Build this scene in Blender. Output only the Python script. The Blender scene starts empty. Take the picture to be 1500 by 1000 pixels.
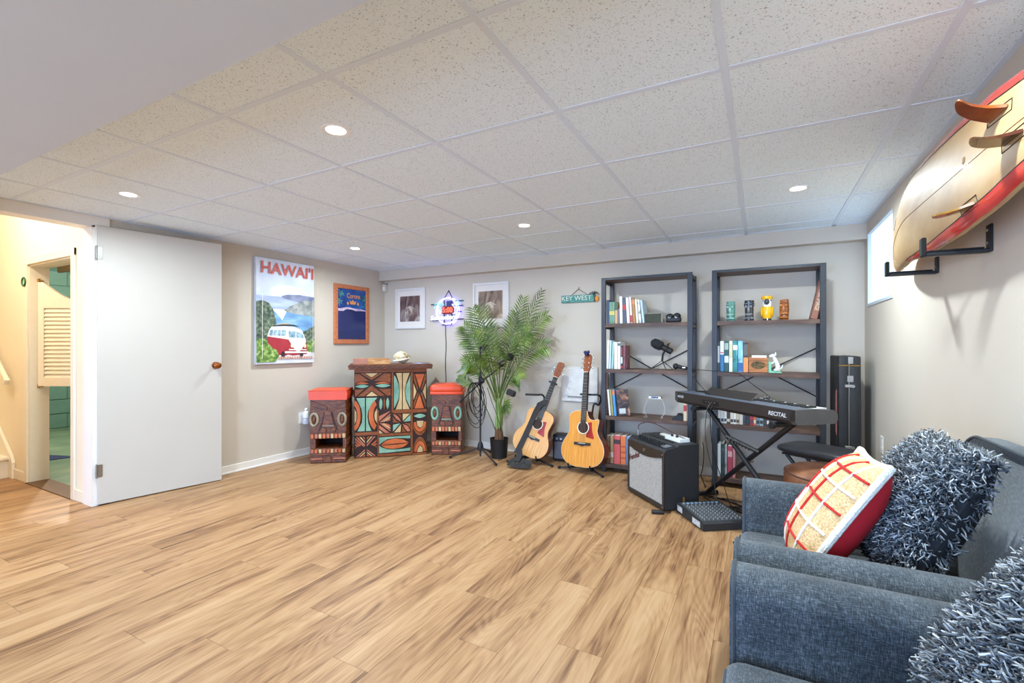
import bpy, bmesh, math, random
from mathutils import Vector, Matrix
random.seed(7)
scene = bpy.context.scene
COL = scene.collection
# ------------------------------------------------------------------ camera, world, exposure
cam_d = bpy.data.cameras.new('camera'); cam = bpy.data.objects.new('camera', cam_d); COL.objects.link(cam)
cam_d.sensor_width = 36.0; cam_d.lens = 36.0 * 682.0 / 1500.0; cam_d.shift_y = 5.3 / 1500.0
cam_d.clip_start = 0.02; cam_d.clip_end = 60
cam.location = (0, 0, 1.165); cam.rotation_euler = (math.radians(90), 0, math.radians(28.13))
scene.camera = cam
w = bpy.data.worlds.new('world'); scene.world = w; w.use_nodes = True
w.node_tree.nodes['Background'].inputs[0].default_value = (0.75, 0.87, 1.0, 1)
w.node_tree.nodes['Background'].inputs[1].default_value = 1.0
vs = scene.view_settings
vs.view_transform = 'Standard'; vs.look = 'None'; vs.gamma = 1.0; vs.exposure = 0.34; vs.use_curve_mapping = False
LAMP_W = 18.5          # power of one recessed ceiling lamp
LAMP_COL = (0.78, 0.925, 1.0)
HALL_W = 40.0
FILL_W, FILL_COL = 10.0, (168, 206, 255)   # added glowing fill panel behind the camera
# ------------------------------------------------------------------ dimensions (metres)
XL, XR, YB, YF = -4.26, 0.714, 4.50, -3.2     # inner faces of left, right, back and front wall
ZC = 2.0975                                   # underside of the ceiling grid
ZS, YS = 1.865, 0.70                          # dropped soffit over the camera: underside, far edge
PI = math.pi
# ------------------------------------------------------------------ colour and material helpers
def lin(c):
    out = []
    for v in c[:3]:
        v = v / 255.0
        out.append(v / 12.92 if v <= 0.04045 else ((v + 0.055) / 1.055) ** 2.4)
    return (out[0], out[1], out[2], 1.0)
MATS = {}
def nd(nt, t, **kw):
    n = nt.nodes.new(t)
    for k, v in kw.items(): setattr(n, k, v)
    return n
def M(name, col, rough=0.55, metal=0.0, var=0.08, scale=18.0, bump=0.0, bscale=120.0, spec=0.5, stretch=(1, 1, 1), coat=0.0, trans=0.0, detail=3.0, sss=0.0):
    """plain procedural surface: base colour broken up by noise, optional fine relief"""
    if name in MATS: return MATS[name]
    m = bpy.data.materials.new(name); m.use_nodes = True; nt = m.node_tree
    b = nt.nodes['Principled BSDF']
    b.inputs['Roughness'].default_value = rough; b.inputs['Metallic'].default_value = metal
    b.inputs['Specular IOR Level'].default_value = spec
    b.inputs['Coat Weight'].default_value = coat
    b.inputs['Transmission Weight'].default_value = trans
    c = lin(col)
    tc = nd(nt, 'ShaderNodeTexCoord'); mp = nd(nt, 'ShaderNodeMapping'); mp.inputs['Scale'].default_value = stretch
    nt.links.new(tc.outputs['Object'], mp.inputs['Vector'])
    nz = nd(nt, 'ShaderNodeTexNoise'); nz.inputs['Scale'].default_value = scale; nz.inputs['Detail'].default_value = detail
    nt.links.new(mp.outputs['Vector'], nz.inputs['Vector'])
    r = nd(nt, 'ShaderNodeValToRGB')
    r.color_ramp.elements[0].position = 0.3; r.color_ramp.elements[1].position = 0.7
    r.color_ramp.elements[0].color = tuple(max(0, v * (1 - var)) for v in c[:3]) + (1,)
    r.color_ramp.elements[1].color = tuple(min(1, v * (1 + var)) for v in c[:3]) + (1,)
    nt.links.new(nz.outputs['Fac'], r.inputs['Fac']); nt.links.new(r.outputs['Color'], b.inputs['Base Color'])
    if bump > 0:
        n2 = nd(nt, 'ShaderNodeTexNoise'); n2.inputs['Scale'].default_value = bscale; n2.inputs['Detail'].default_value = 2
        nt.links.new(mp.outputs['Vector'], n2.inputs['Vector'])
        bp = nd(nt, 'ShaderNodeBump'); bp.inputs['Strength'].default_value = bump; bp.inputs['Distance'].default_value = 0.004
        nt.links.new(n2.outputs['Fac'], bp.inputs['Height']); nt.links.new(bp.outputs['Normal'], b.inputs['Normal'])
    MATS[name] = m
    return m
def EM(name, col, strength):
    """something that gives off light: a lens, a neon tube, a lit window"""
    if name in MATS: return MATS[name]
    m = bpy.data.materials.new(name); m.use_nodes = True; nt = m.node_tree
    b = nt.nodes['Principled BSDF']; b.inputs['Base Color'].default_value = lin(col)
    b.inputs['Emission Color'].default_value = lin(col); b.inputs['Emission Strength'].default_value = strength
    MATS[name] = m
    return m
def RAMP(name, stops, scale=6.0, stretch=(1, 1, 1), rough=0.5, distort=0.0, detail=6.0, bump=0.0, tex='noise', rnd=False, spec=0.5, coat=0.0, coords='Object', metal=0.0):
    """noise / wave / voronoi driven colour ramp (wood, foliage, prints, fabric)"""
    if name in MATS: return MATS[name]
    m = bpy.data.materials.new(name); m.use_nodes = True; nt = m.node_tree
    b = nt.nodes['Principled BSDF']; b.inputs['Roughness'].default_value = rough
    b.inputs['Specular IOR Level'].default_value = spec; b.inputs['Coat Weight'].default_value = coat; b.inputs['Metallic'].default_value = metal
    tc = nd(nt, 'ShaderNodeTexCoord'); mp = nd(nt, 'ShaderNodeMapping'); mp.inputs['Scale'].default_value = stretch
    nt.links.new(tc.outputs[coords], mp.inputs['Vector'])
    vec = mp.outputs['Vector']
    if rnd:
        oi = nd(nt, 'ShaderNodeObjectInfo'); ml = nd(nt, 'ShaderNodeMath', operation='MULTIPLY'); ml.inputs[1].default_value = 57.0
        nt.links.new(oi.outputs['Random'], ml.inputs[0]); ad = nd(nt, 'ShaderNodeVectorMath', operation='ADD')
        nt.links.new(vec, ad.inputs[0]); nt.links.new(ml.outputs[0], ad.inputs[1]); vec = ad.outputs[0]
    if tex == 'wave':
        t = nd(nt, 'ShaderNodeTexWave'); t.inputs['Distortion'].default_value = distort; t.inputs['Detail'].default_value = detail
        t.inputs['Scale'].default_value = scale
    elif tex == 'voronoi':
        t = nd(nt, 'ShaderNodeTexVoronoi'); t.inputs['Scale'].default_value = scale
    else:
        t = nd(nt, 'ShaderNodeTexNoise'); t.inputs['Scale'].default_value = scale; t.inputs['Detail'].default_value = detail; t.inputs['Distortion'].default_value = distort
    nt.links.new(vec, t.inputs['Vector'])
    r = nd(nt, 'ShaderNodeValToRGB'); cr = r.color_ramp
    while len(cr.elements) > 1: cr.elements.remove(cr.elements[-1])
    cr.elements[0].position = stops[0][0]; cr.elements[0].color = lin(stops[0][1])
    for p, c in stops[1:]:
        e = cr.elements.new(p); e.color = lin(c)
    out = t.outputs['Distance'] if tex == 'voronoi' else t.outputs['Fac']
    nt.links.new(out, r.inputs['Fac']); nt.links.new(r.outputs['Color'], b.inputs['Base Color'])
    if bump > 0:
        bp = nd(nt, 'ShaderNodeBump'); bp.inputs['Strength'].default_value = bump; bp.inputs['Distance'].default_value = 0.003
        nt.links.new(out, bp.inputs['Height']); nt.links.new(bp.outputs['Normal'], b.inputs['Normal'])
    MATS[name] = m
    return m
# ------------------------------------------------------------------ mesh builder
class MB:
    def __init__(s): s.bm = bmesh.new()
    def box(s, x0, y0, z0, x1, y1, z1, bev=0.0, seg=1, mtx=None):
        m = Matrix.Translation(((x0 + x1) / 2, (y0 + y1) / 2, (z0 + z1) / 2)) @ Matrix.Diagonal((abs(x1 - x0), abs(y1 - y0), abs(z1 - z0), 1))
        if mtx is not None: m = mtx @ m
        r = bmesh.ops.create_cube(s.bm, size=1.0, matrix=m)
        if bev > 0:
            es = {e for v in r['verts'] for e in v.link_edges}
            bmesh.ops.bevel(s.bm, geom=list(es), offset=bev, segments=seg, profile=0.5, affect='EDGES')
        return s
    def cyl(s, p0, p1, r0, r1=None, n=10, caps=True):
        p0, p1 = Vector(p0), Vector(p1); r1 = r0 if r1 is None else r1
        d = p1 - p0; L = d.length
        if L < 1e-6: return s
        q = d.to_track_quat('Z', 'Y').to_matrix().to_4x4()
        m = Matrix.Translation((p0 + p1) / 2) @ q
        bmesh.ops.create_cone(s.bm, cap_ends=caps, cap_tris=False, segments=n, radius1=r0, radius2=max(r1, 1e-5), depth=L, matrix=m)
        return s
    def tube(s, pts, r, n=6, closed=False, caps=True):
        pts = [Vector(p) for p in pts]; N = len(pts); rings = []
        rr = r if isinstance(r, (list, tuple)) else [r] * N
        up = Vector((0, 0, 1)); prev = None
        for i, p in enumerate(pts):
            a = pts[(i - 1) % N] if (closed or i > 0) else p
            b = pts[(i + 1) % N] if (closed or i < N - 1) else p
            t = (b - a)
            t = t.normalized() if t.length > 1e-9 else Vector((0, 0, 1))
            if prev is None:
                u = t.cross(up if abs(t.z) < 0.9 else Vector((1, 0, 0))).normalized()
            else:
                u = prev - t * prev.dot(t)
                u = u.normalized() if u.length > 1e-6 else t.cross(up if abs(t.z) < .9 else Vector((1, 0, 0))).normalized()
            prev = u; v = t.cross(u)
            rings.append([s.bm.verts.new(p + (u * math.cos(2 * PI * k / n) + v * math.sin(2 * PI * k / n)) * rr[i]) for k in range(n)])
        for i in range(N if closed else N - 1):
            A, B = rings[i], rings[(i + 1) % N]
            for k in range(n): s.bm.faces.new((A[k], A[(k + 1) % n], B[(k + 1) % n], B[k]))
        if caps and not closed:
            s.bm.faces.new(list(reversed(rings[0]))); s.bm.faces.new(rings[-1])
        return s
    def lathe(s, prof, n=20, c=(0, 0, 0), mtx=None):
        rings = []
        for r, z in prof:
            ring = []
            for k in range(n):
                p = Vector((c[0] + r * math.cos(2 * PI * k / n), c[1] + r * math.sin(2 * PI * k / n), c[2] + z))
                ring.append(s.bm.verts.new(mtx @ p if mtx is not None else p))
            rings.append(ring)
        for A, B in zip(rings, rings[1:]):
            for k in range(n): s.bm.faces.new((A[k], A[(k + 1) % n], B[(k + 1) % n], B[k]))
        s.bm.faces.new(list(reversed(rings[0]))); s.bm.faces.new(rings[-1])
        return s
    def prism(s, poly, d0, d1, fn):
        """polygon of (a,b) pairs extruded from depth d0 to d1; fn(a,b,d) gives the point"""
        A = [s.bm.verts.new(fn(a, b, d0)) for a, b in poly]; B = [s.bm.verts.new(fn(a, b, d1)) for a, b in poly]
        n = len(poly)
        s.bm.faces.new(A); s.bm.faces.new(list(reversed(B)))
        for k in range(n): s.bm.faces.new((A[k], B[k], B[(k + 1) % n], A[(k + 1) % n]))
        return s
    def grid(s, fn, nu, nv, cu=False, cv=False):
        V = [[s.bm.verts.new(fn(i / (nu if cu else nu - 1), j / (nv if cv else nv - 1))) for j in range(nv)] for i in range(nu)]
        for i in range(nu if cu else nu - 1):
            for j in range(nv if cv else nv - 1):
                s.bm.faces.new((V[i][j], V[(i + 1) % nu][j], V[(i + 1) % nu][(j + 1) % nv], V[i][(j + 1) % nv]))
        return s
    def ball(s, c, r, u=12, v=8, mtx=None):
        r = r if isinstance(r, (tuple, list)) else (r, r, r)
        m = Matrix.Translation(c) @ Matrix.Diagonal((r[0], r[1], r[2], 1))
        if mtx is not None: m = mtx @ m
        bmesh.ops.create_uvsphere(s.bm, u_segments=u, v_segments=v, radius=1.0, matrix=m)
        return s
    def mesh(s, name, smooth=False, angle=None):
        bmesh.ops.recalc_face_normals(s.bm, faces=s.bm.faces)
        me = bpy.data.meshes.new(name); s.bm.to_mesh(me); s.bm.free()
        if smooth:
            if angle is None:
                for p in me.polygons: p.use_smooth = True
            else:
                me.shade_smooth() if hasattr(me, 'shade_smooth') else None
                me.set_sharp_from_angle(angle=math.radians(angle))
        return me
    def build(s, name, mat, parent=None, smooth=False, angle=40):
        return put(name, s.mesh(name, smooth, angle if smooth else None), mat, parent)
def put(name, me, mat, parent=None):
    o = bpy.data.objects.new(name, me); COL.objects.link(o)
    if mat is not None:
        if not me.materials: me.materials.append(mat)
    if parent is not None: o.parent = parent
    return o
def thing(name, label, cat, loc=(0, 0, 0), rz=0.0, group=None, rot=None):
    o = bpy.data.objects.new(name, None); COL.objects.link(o); o.empty_display_size = 0.05
    o.location = loc; o.rotation_euler = rot if rot is not None else (0, 0, rz)
    return tag(o, label, cat, group)
def tag(o, label, cat, group=None):
    o['label'] = label; o['category'] = cat
    if group: o['group'] = group
    return o
def struct(o, label=None):
    o['kind'] = 'structure'
    if label: o['label'] = label
    return o
def root(name, kind_label):
    o = bpy.data.objects.new(name, None); COL.objects.link(o); return struct(o, kind_label)
_tcache = {}
def text_mesh(body, size, extrude=0.0008, shear=0.0, bold=0.0, align='CENTER', space=1.0):
    cu = bpy.data.curves.new('lettering', 'FONT'); cu.body = body; cu.size = size; cu.extrude = extrude
    cu.shear = shear; cu.offset = bold; cu.align_x = align; cu.align_y = 'CENTER'; cu.resolution_u = 3; cu.space_character = space
    ob = bpy.data.objects.new('lettering', cu); COL.objects.link(ob)
    dg = bpy.context.evaluated_depsgraph_get(); dg.update()
    me = bpy.data.meshes.new_from_object(ob.evaluated_get(dg))
    bpy.data.objects.remove(ob); bpy.data.curves.remove(cu)
    return me
def text(name, body, size, mat, parent, mtx, sx=1.0, **kw):
    me = text_mesh(body, size, **kw); me.name = name
    me.transform(mtx @ Matrix.Diagonal((sx, 1, 1, 1)))
    me.materials.clear()
    return put(name, me, mat, parent)
def basis(origin, right, up):
    """matrix taking text-plane x,y,z to right, up, right x up at origin"""
    r = Vector(right).normalized(); u = Vector(up).normalized(); n = r.cross(u)
    m = Matrix((r, u, n)).transposed().to_4x4(); m.translation = Vector(origin); return m
def ell(cx, cy, rx, ry, n=20, a0=0.0, a1=2 * PI):
    return [(cx + rx * math.cos(a0 + (a1 - a0) * k / (n if abs(a1 - a0 - 2 * PI) < 1e-6 else n - 1)), cy + ry * math.sin(a0 + (a1 - a0) * k / (n if abs(a1 - a0 - 2 * PI) < 1e-6 else n - 1))) for k in range(n)]
def smooth_path(pts, n=6, closed=False):
    """Catmull-Rom through points"""
    P = [Vector(p) for p in pts]; N = len(P); out = []
    for i in range(N if closed else N - 1):
        g = lambda k: P[k % N] if closed else P[min(max(k, 0), N - 1)]
        a, b, c, d = g(i - 1), g(i), g(i + 1), g(i + 2)
        for k in range(n):
            t = k / n
            out.append(0.5 * ((2 * b) + (c - a) * t + (2 * a - 5 * b + 4 * c - d) * t * t + (3 * b - a - 3 * c + d) * t ** 3))
    if not closed: out.append(P[-1])
    return out
# ------------------------------------------------------------------ shared materials
m_wall = M('wall_paint', (207, 194, 178), 0.85, var=0.02, scale=3, bump=0.05, bscale=160)
m_white = M('white_trim_paint', (238, 230, 220), 0.45, var=0.015, scale=5)
m_door = M('white_door_paint', (200, 191, 179), 0.5, var=0.012, scale=3)
m_soffit = M('soffit_paint', (196, 193, 188), 0.9, var=0.01, scale=4)
m_tee = M('white_grid_metal', (222, 232, 246), 0.5, var=0.01)
m_black = M('black_metal', (26, 26, 28), 0.45, var=0.12)
m_blackp = M('black_plastic', (22, 22, 24), 0.5, var=0.15, bump=0.1)
m_rubber = M('black_rubber', (16, 16, 17), 0.8, var=0.1)
m_chrome = M('chrome', (200, 200, 200), 0.25, 1.0, var=0.05)
m_brass = M('brass', (176, 132, 62), 0.35, 1.0, var=0.1)
m_paper = M('paper', (238, 234, 224), 0.8, var=0.03, scale=60, stretch=(1, 1, 8))
# ================================================================== ROOM
# ---- floor: base slab and single planks running towards the back wall
PLANK_STOPS = [(0.34, (84, 54, 34)), (0.40, (124, 86, 56)), (0.46, (157, 116, 78)), (0.54, (178, 137, 96)), (0.68, (194, 158, 118))]
def plank_material():
    m = bpy.data.materials.new('vinyl_plank_oak'); m.use_nodes = True; nt = m.node_tree; L = nt.links.new
    b = nt.nodes['Principled BSDF']; b.inputs['Roughness'].default_value = 0.42; b.inputs['Specular IOR Level'].default_value = 0.35
    tc = nd(nt, 'ShaderNodeTexCoord'); oi = nd(nt, 'ShaderNodeObjectInfo')
    ml = nd(nt, 'ShaderNodeMath', operation='MULTIPLY'); ml.inputs[1].default_value = 71.0; L(oi.outputs['Random'], ml.inputs[0])
    ad = nd(nt, 'ShaderNodeVectorMath', operation='ADD'); L(tc.outputs['Object'], ad.inputs[0]); L(ml.outputs[0], ad.inputs[1])
    def noise(sc, det, stretch, dist):
        mp = nd(nt, 'ShaderNodeMapping'); mp.inputs['Scale'].default_value = stretch; L(ad.outputs[0], mp.inputs['Vector'])
        n = nd(nt, 'ShaderNodeTexNoise'); n.inputs['Scale'].default_value = sc; n.inputs['Detail'].default_value = det; n.inputs['Distortion'].default_value = dist
        n.inputs['Roughness'].default_value = 0.62
        L(mp.outputs['Vector'], n.inputs['Vector']); return n
    n1 = noise(1.0, 4, (9, 0.9, 1), 0.8); n2 = noise(1.0, 4, (95, 3.0, 1), 0.3); n0 = noise(1.0, 1.5, (4.2, 0.75, 1), 0.5)
    k = nd(nt, 'ShaderNodeMath', operation='MULTIPLY'); k.inputs[1].default_value = 150.0; L(n0.outputs['Fac'], k.inputs[0])
    sn_ = nd(nt, 'ShaderNodeMath', operation='SINE'); L(k.outputs[0], sn_.inputs[0])
    rg = nd(nt, 'ShaderNodeMapRange'); rg.inputs[1].default_value = -1; rg.inputs[2].default_value = 1; rg.inputs[3].default_value = 0.36; rg.inputs[4].default_value = 0.60; L(sn_.outputs[0], rg.inputs[0])
    m0 = nd(nt, 'ShaderNodeMix', data_type='FLOAT'); m0.inputs[0].default_value = 0.4; L(n2.outputs['Fac'], m0.inputs[2]); L(rg.outputs[0], m0.inputs[3])
    mx = nd(nt, 'ShaderNodeMix', data_type='FLOAT'); mx.inputs[0].default_value = 0.42
    L(n1.outputs['Fac'], mx.inputs[2]); L(m0.outputs[0], mx.inputs[3])
    r = nd(nt, 'ShaderNodeValToRGB'); cr = r.color_ramp
    cr.elements[0].position = PLANK_STOPS[0][0]; cr.elements[0].color = lin(PLANK_STOPS[0][1])
    cr.elements[1].position = PLANK_STOPS[-1][0]; cr.elements[1].color = lin(PLANK_STOPS[-1][1])
    for p, c in PLANK_STOPS[1:-1]:
        e = cr.elements.new(p); e.color = lin(c)
    L(mx.outputs[0], r.inputs['Fac'])
    hs = nd(nt, 'ShaderNodeHueSaturation'); mr = nd(nt, 'ShaderNodeMapRange'); mr.inputs[3].default_value = 0.97; mr.inputs[4].default_value = 1.03
    L(oi.outputs['Random'], mr.inputs[0]); L(mr.outputs[0], hs.inputs['Value']); L(r.outputs['Color'], hs.inputs['Color'])
    L(hs.outputs['Color'], b.inputs['Base Color'])
    bp = nd(nt, 'ShaderNodeBump'); bp.inputs['Strength'].default_value = 0.12; bp.inputs['Distance'].default_value = 0.002
    L(n2.outputs['Fac'], bp.inputs['Height']); L(bp.outputs['Normal'], b.inputs['Normal'])
    return m
m_plank = plank_material()
m_joint = M('floor_joint_dark', (150, 108, 68), 0.8)
fl = struct(MB().box(-6.9, YF - .1, -0.06, XR + .1, YB + .1, -0.008).build('floor', m_joint), 'light oak vinyl plank floor')
_pl = {}
PW, PLN, GAP = 0.178, 1.22, 0.0004
def plank(x, y0, y1, x1=None):
    wd = round((x1 - x) if x1 else PW, 4); ln = round(y1 - y0, 4)
    if (wd, ln) not in _pl:
        _pl[(wd, ln)] = MB().box(GAP, GAP, -0.008, wd - GAP, ln - GAP, 0.0, 0.0006).mesh('plank')
    o = put('plank', _pl[(wd, ln)], m_plank, fl); o.location = (x, y0, 0)
offs = [0.0, 0.62, 0.31, 0.93, 0.47, 1.06, 0.18, 0.78]
x = XL; r = 0
while x < XR + 0.02:                                   # main room
    o0 = offs[r % 8]; r += 1
    ys = [0.28] + [v for v in [o0 + PLN * k for k in range(-1, 6)] if 0.5 < v < YB - 0.1] + [YB + 0.01]
    x1 = min(x + PW, XR + 0.03)
    for a, b_ in zip(ys, ys[1:]): plank(x, a, b_, x1)
    x += PW
x = XL
while x > -6.3:                                        # hall beyond the doorway
    x -= PW; o0 = offs[(r * 3) % 8]; r += 1
    ys = [0.28] + [v for v in [o0 + PLN * k for k in range(-1, 3)] if 0.45 < v < 1.4] + [1.548]
    for a, b_ in zip(ys, ys[1:]): plank(x, a, b_)
rear = MB().box(-6.9, YF - .1, -0.008, XR + .1, 0.279, 0.0).build('rear_planking', m_plank, fl)
# ---- walls
def wall(name, boxes, mat=m_wall, label=None):
    mb = MB()
    for bx in boxes: mb.box(*bx)
    return struct(mb.build(name, mat), label)
DY0, DY1, DZ = 0.725, 1.548, 2.034                      # doorway in the left wall
wl = wall('wall_left', [(XL - .11, DY1, 0, XL, YB + .1, 2.4), (XL - .11, YF - .1, 0, XL, DY0, 2.4), (XL - .11, DY0, DZ, XL, DY1, 2.4)], label='beige painted wall with the doorway')
SOF_Y, SOF_Z = 4.40, 1.975
wb = wall('wall_back', [(XL - .11, YB, 0, XR + .1, YB + .12, 2.4)], label='beige painted back wall')
MB().box(XL, SOF_Y, SOF_Z, XR, YB, 2.3).build('boxed_beam', m_wall, wb)
WY0, WY1, WZ0, WZ1 = 3.62, 4.385, 1.465, 2.008
wr = wall('wall_right', [(XR, YF - .1, 0, XR + .14, WY0, 2.4), (XR, WY0, 0, XR + .14, YB + .1, WZ0), (XR, WY0, WZ1, XR + .14, YB + .1, 2.4), (XR, WY1, WZ0, XR + .14, YB + .1, WZ1)], label='beige painted wall with the surfboard')
wf = wall('wall_front', [(-6.9, YF - .12, 0, XR + .14, YF, 2.4)], label='beige wall behind the camera')
# ---- ceiling: slab, tees, single tiles
def tile_material():
    m = bpy.data.materials.new('fissured_ceiling_tile'); m.use_nodes = True; nt = m.node_tree; L = nt.links.new
    b = nt.nodes['Principled BSDF']; b.inputs['Roughness'].default_value = 0.92; b.inputs['Specular IOR Level'].default_value = 0.1
    tc = nd(nt, 'ShaderNodeTexCoord'); oi = nd(nt, 'ShaderNodeObjectInfo')
    ml = nd(nt, 'ShaderNodeMath', operation='MULTIPLY'); ml.inputs[1].default_value = 31.0; L(oi.outputs['Random'], ml.inputs[0])
    ad = nd(nt, 'ShaderNodeVectorMath', operation='ADD'); L(tc.outputs['Object'], ad.inputs[0]); L(ml.outputs[0], ad.inputs[1])
    n = nd(nt, 'ShaderNodeTexNoise'); n.inputs['Scale'].default_value = 190; n.inputs['Detail'].default_value = 1.0; n.inputs['Distortion'].default_value = 1.2
    L(ad.outputs[0], n.inputs['Vector'])
    r = nd(nt, 'ShaderNodeValToRGB'); r.color_ramp.elements[0].position = 0.29; r.color_ramp.elements[0].color = lin((142, 146, 152))
    r.color_ramp.elements[1].position = 0.37; r.color_ramp.elements[1].color = lin((236, 247, 255)); L(n.outputs['Fac'], r.inputs['Fac'])
    L(r.outputs['Color'], b.inputs['Base Color'])
    bp = nd(nt, 'ShaderNodeBump'); bp.inputs['Strength'].default_value = 0.35; bp.inputs['Distance'].default_value = 0.003
    L(r.outputs['Color'], bp.inputs['Height']); L(bp.outputs['Normal'], b.inputs['Normal'])
    return m
m_tile = tile_material()
ce = struct(MB().box(XL - .11, YF - .1, 2.3, XR + .1, YB + .1, 2.4).build('ceiling', m_soffit), 'white suspended tile ceiling')
TX = [XL] + [-1.3277 + .6096 * k for k in range(-4, 4)] + [XR]
TY = [YS - 0.19] + [1.1212 + .6096 * k for k in range(0, 6)] + [SOF_Y]
TW = 0.0120
_tl = {}
for i in range(len(TX) - 1):
    for j in range(len(TY) - 1):
        wd, ln = round(TX[i + 1] - TX[i] - .004, 4), round(TY[j + 1] - TY[j] - .004, 4)
        if (wd, ln) not in _tl: _tl[(wd, ln)] = MB().box(0, 0, 0, wd, ln, 0.015).mesh('ceiling_tile')
        o = put('ceiling_tile', _tl[(wd, ln)], m_tile, ce); o.location = (TX[i] + .002, TY[j] + .002, ZC + 0.0028)
for xx in TX[1:-1]:
    MB().box(xx - TW, TY[0], ZC, xx + TW, SOF_Y, ZC + .0028).box(xx - .002, TY[0], ZC + .0026, xx + .002, SOF_Y, ZC + .035).build('main_tee', m_tee, ce)
for yy in TY[1:-1]:
    for a, b_ in zip(TX, TX[1:]):
        MB().box(a + TW, yy - TW, ZC + .0006, b_ - TW, yy + TW, ZC + .0028).build('cross_tee', m_tee, ce)
for bx in [(XL, TY[0], XL + .022, SOF_Y), (XR - .022, TY[0], XR, SOF_Y), (XL + .022, SOF_Y - .022, XR - .022, SOF_Y)]:
    MB().box(bx[0], bx[1], ZC, bx[2], bx[3], ZC + .0028).build('wall_angle', m_tee, ce)
MB().box(XL, -0.9, ZS, XR, YS, 2.3, 0.003).build('soffit', m_soffit, ce)
MB().box(XL, YF, ZC, XR, -0.9, 2.3).build('rear_panel', m_tile, ce)
# ---- baseboards
def baseboard(name, segs):
    mb = MB()
    for (x0, y0, x1, y1, nx, ny) in segs:           # run along the wall; nx,ny points into the room
        t = 0.013
        mb.box(min(x0, x1, x0 + nx * t, x1 + nx * t), min(y0, y1, y0 + ny * t, y1 + ny * t), 0.0, max(x0, x1, x0 + nx * t, x1 + nx * t), max(y0, y1, y0 + ny * t, y1 + ny * t), 0.075, 0.003)
        t = 0.021
        mb.box(min(x0, x1, x0 + nx * t, x1 + nx * t), min(y0, y1, y0 + ny * t, y1 + ny * t), 0.0, max(x0, x1, x0 + nx * t, x1 + nx * t), max(y0, y1, y0 + ny * t, y1 + ny * t), 0.018, 0.004)
    return struct(mb.build(name, m_white), 'white baseboard')
baseboard('baseboard_left', [(XL, 1.63, XL, YB, 1, 0)])
baseboard('baseboard_back', [(XL, YB, XR, YB, 0, -1)])
baseboard('baseboard_right', [(XR, YF, XR, YB, -1, 0)])
# ---- white frame of the doorway and the open slab door
mb = MB()
mb.box(XL - .125, DY1 - .018, 0, XL + .012, DY1, DZ).box(XL - .125, DY0, 0, XL + .012, DY0 + .018, DZ).box(XL - .125, DY0, DZ - .016, XL + .012, DY1, DZ)
mb.box(XL, DY0 - .09, DZ - .004, XL + .014, DY1 + .085, ZC - .001).box(XL, DY1, 0, XL + .014, DY1 + .02, DZ - .004)
struct(mb.build('trim_1', m_white), 'white doorway frame and head board')
ang = math.atan2(2.335 - 1.560, -4.092 + 4.226)
d1 = bpy.data.objects.new('door_1', None); COL.objects.link(d1); d1.location = (-4.232, 1.556, 0.008); d1.rotation_euler = (0, 0, ang)
struct(d1, 'white flush slab door folded back against the left wall')
MB().box(0, 0, 0, 0.813, 0.036, 2.024, 0.002).build('slab', m_door, d1)
m_hinge = M('hinge_steel', (150, 146, 140), 0.4, 0.9, var=0.15)
for z in (0.20, 1.78):
    mb = MB().cyl((-0.007, -0.007, z), (-0.007, -0.007, z + .09), 0.0065, n=10).box(-0.004, -0.003, z, 0.028, 0.0, z + .09).cyl((-.007, -.007, z - .006), (-.007, -.007, z + .096), .0045, n=8)
    mb.build('hinge', m_hinge, d1, True)
m_knob = M('amber_brass', (150, 84, 36), 0.25, 0.7, var=0.2)
km = basis((0.765, 0, 0.985), (1, 0, 0), (0, 0, 1))
k = MB().lathe([(0.030, 0.0), (0.030, .006), (.012, .01), (.011, .028), (.022, .034), (.028, .044), (.027, .054), (.016, .062), (.001, .063)], 18, mtx=km).build('knob', m_knob, d1, True)
# ---- window high in the right wall
win = root('window_1', 'frosted bright basement window high on the wall by the corner')
m_pane = EM('daylit_frosted_pane', (214, 233, 247), 0.82)
MB().box(XR + .022, WY0 + .01, WZ0 + .012, XR + .028, WY1 - .004, WZ1 - .006).build('pane', m_pane, win)
mb = MB().box(XR, WY0, WZ0, XR + .06, WY0 + .01, WZ1).box(XR, WY1 - .004, WZ0, XR + .06, WY1, WZ1).box(XR, WY0, WZ1 - .006, XR + .06, WY1, WZ1)
mb.build('frame', M('pale_blue_white', (214, 224, 232), .5, var=.01), win)
MB().box(XR - .006, WY0 - .004, WZ0 - .012, XR + .06, WY1, WZ0 + .012, .003).build('sill', M('sill_paint', (196, 206, 214), .5, var=.02), win)
# ---- glowing framed panel added behind the camera to fill the room with cool light
w2 = root('added_fill_window', 'added glowing fill panel framed as a window behind the camera')
GX0, GX1, GZ0, GZ1 = -3.7, 0.3, 0.12, 2.02
MB().box(GX0, YF + .004, GZ0, GX1, YF + .010, GZ1).build('pane', EM('added_fill_glow', FILL_COL, FILL_W), w2)
mb = MB()
for xx in (GX0, (2 * GX0 + GX1) / 3, (GX0 + 2 * GX1) / 3, GX1): mb.box(xx - .03, YF, GZ0 - .03, xx + .03, YF + .03, GZ1 + .03)
for zz in (GZ0, GZ1): mb.box(GX0, YF, zz - .03, GX1, YF + .03, zz + .03)
mb.build('frame', m_white, w2)
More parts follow.
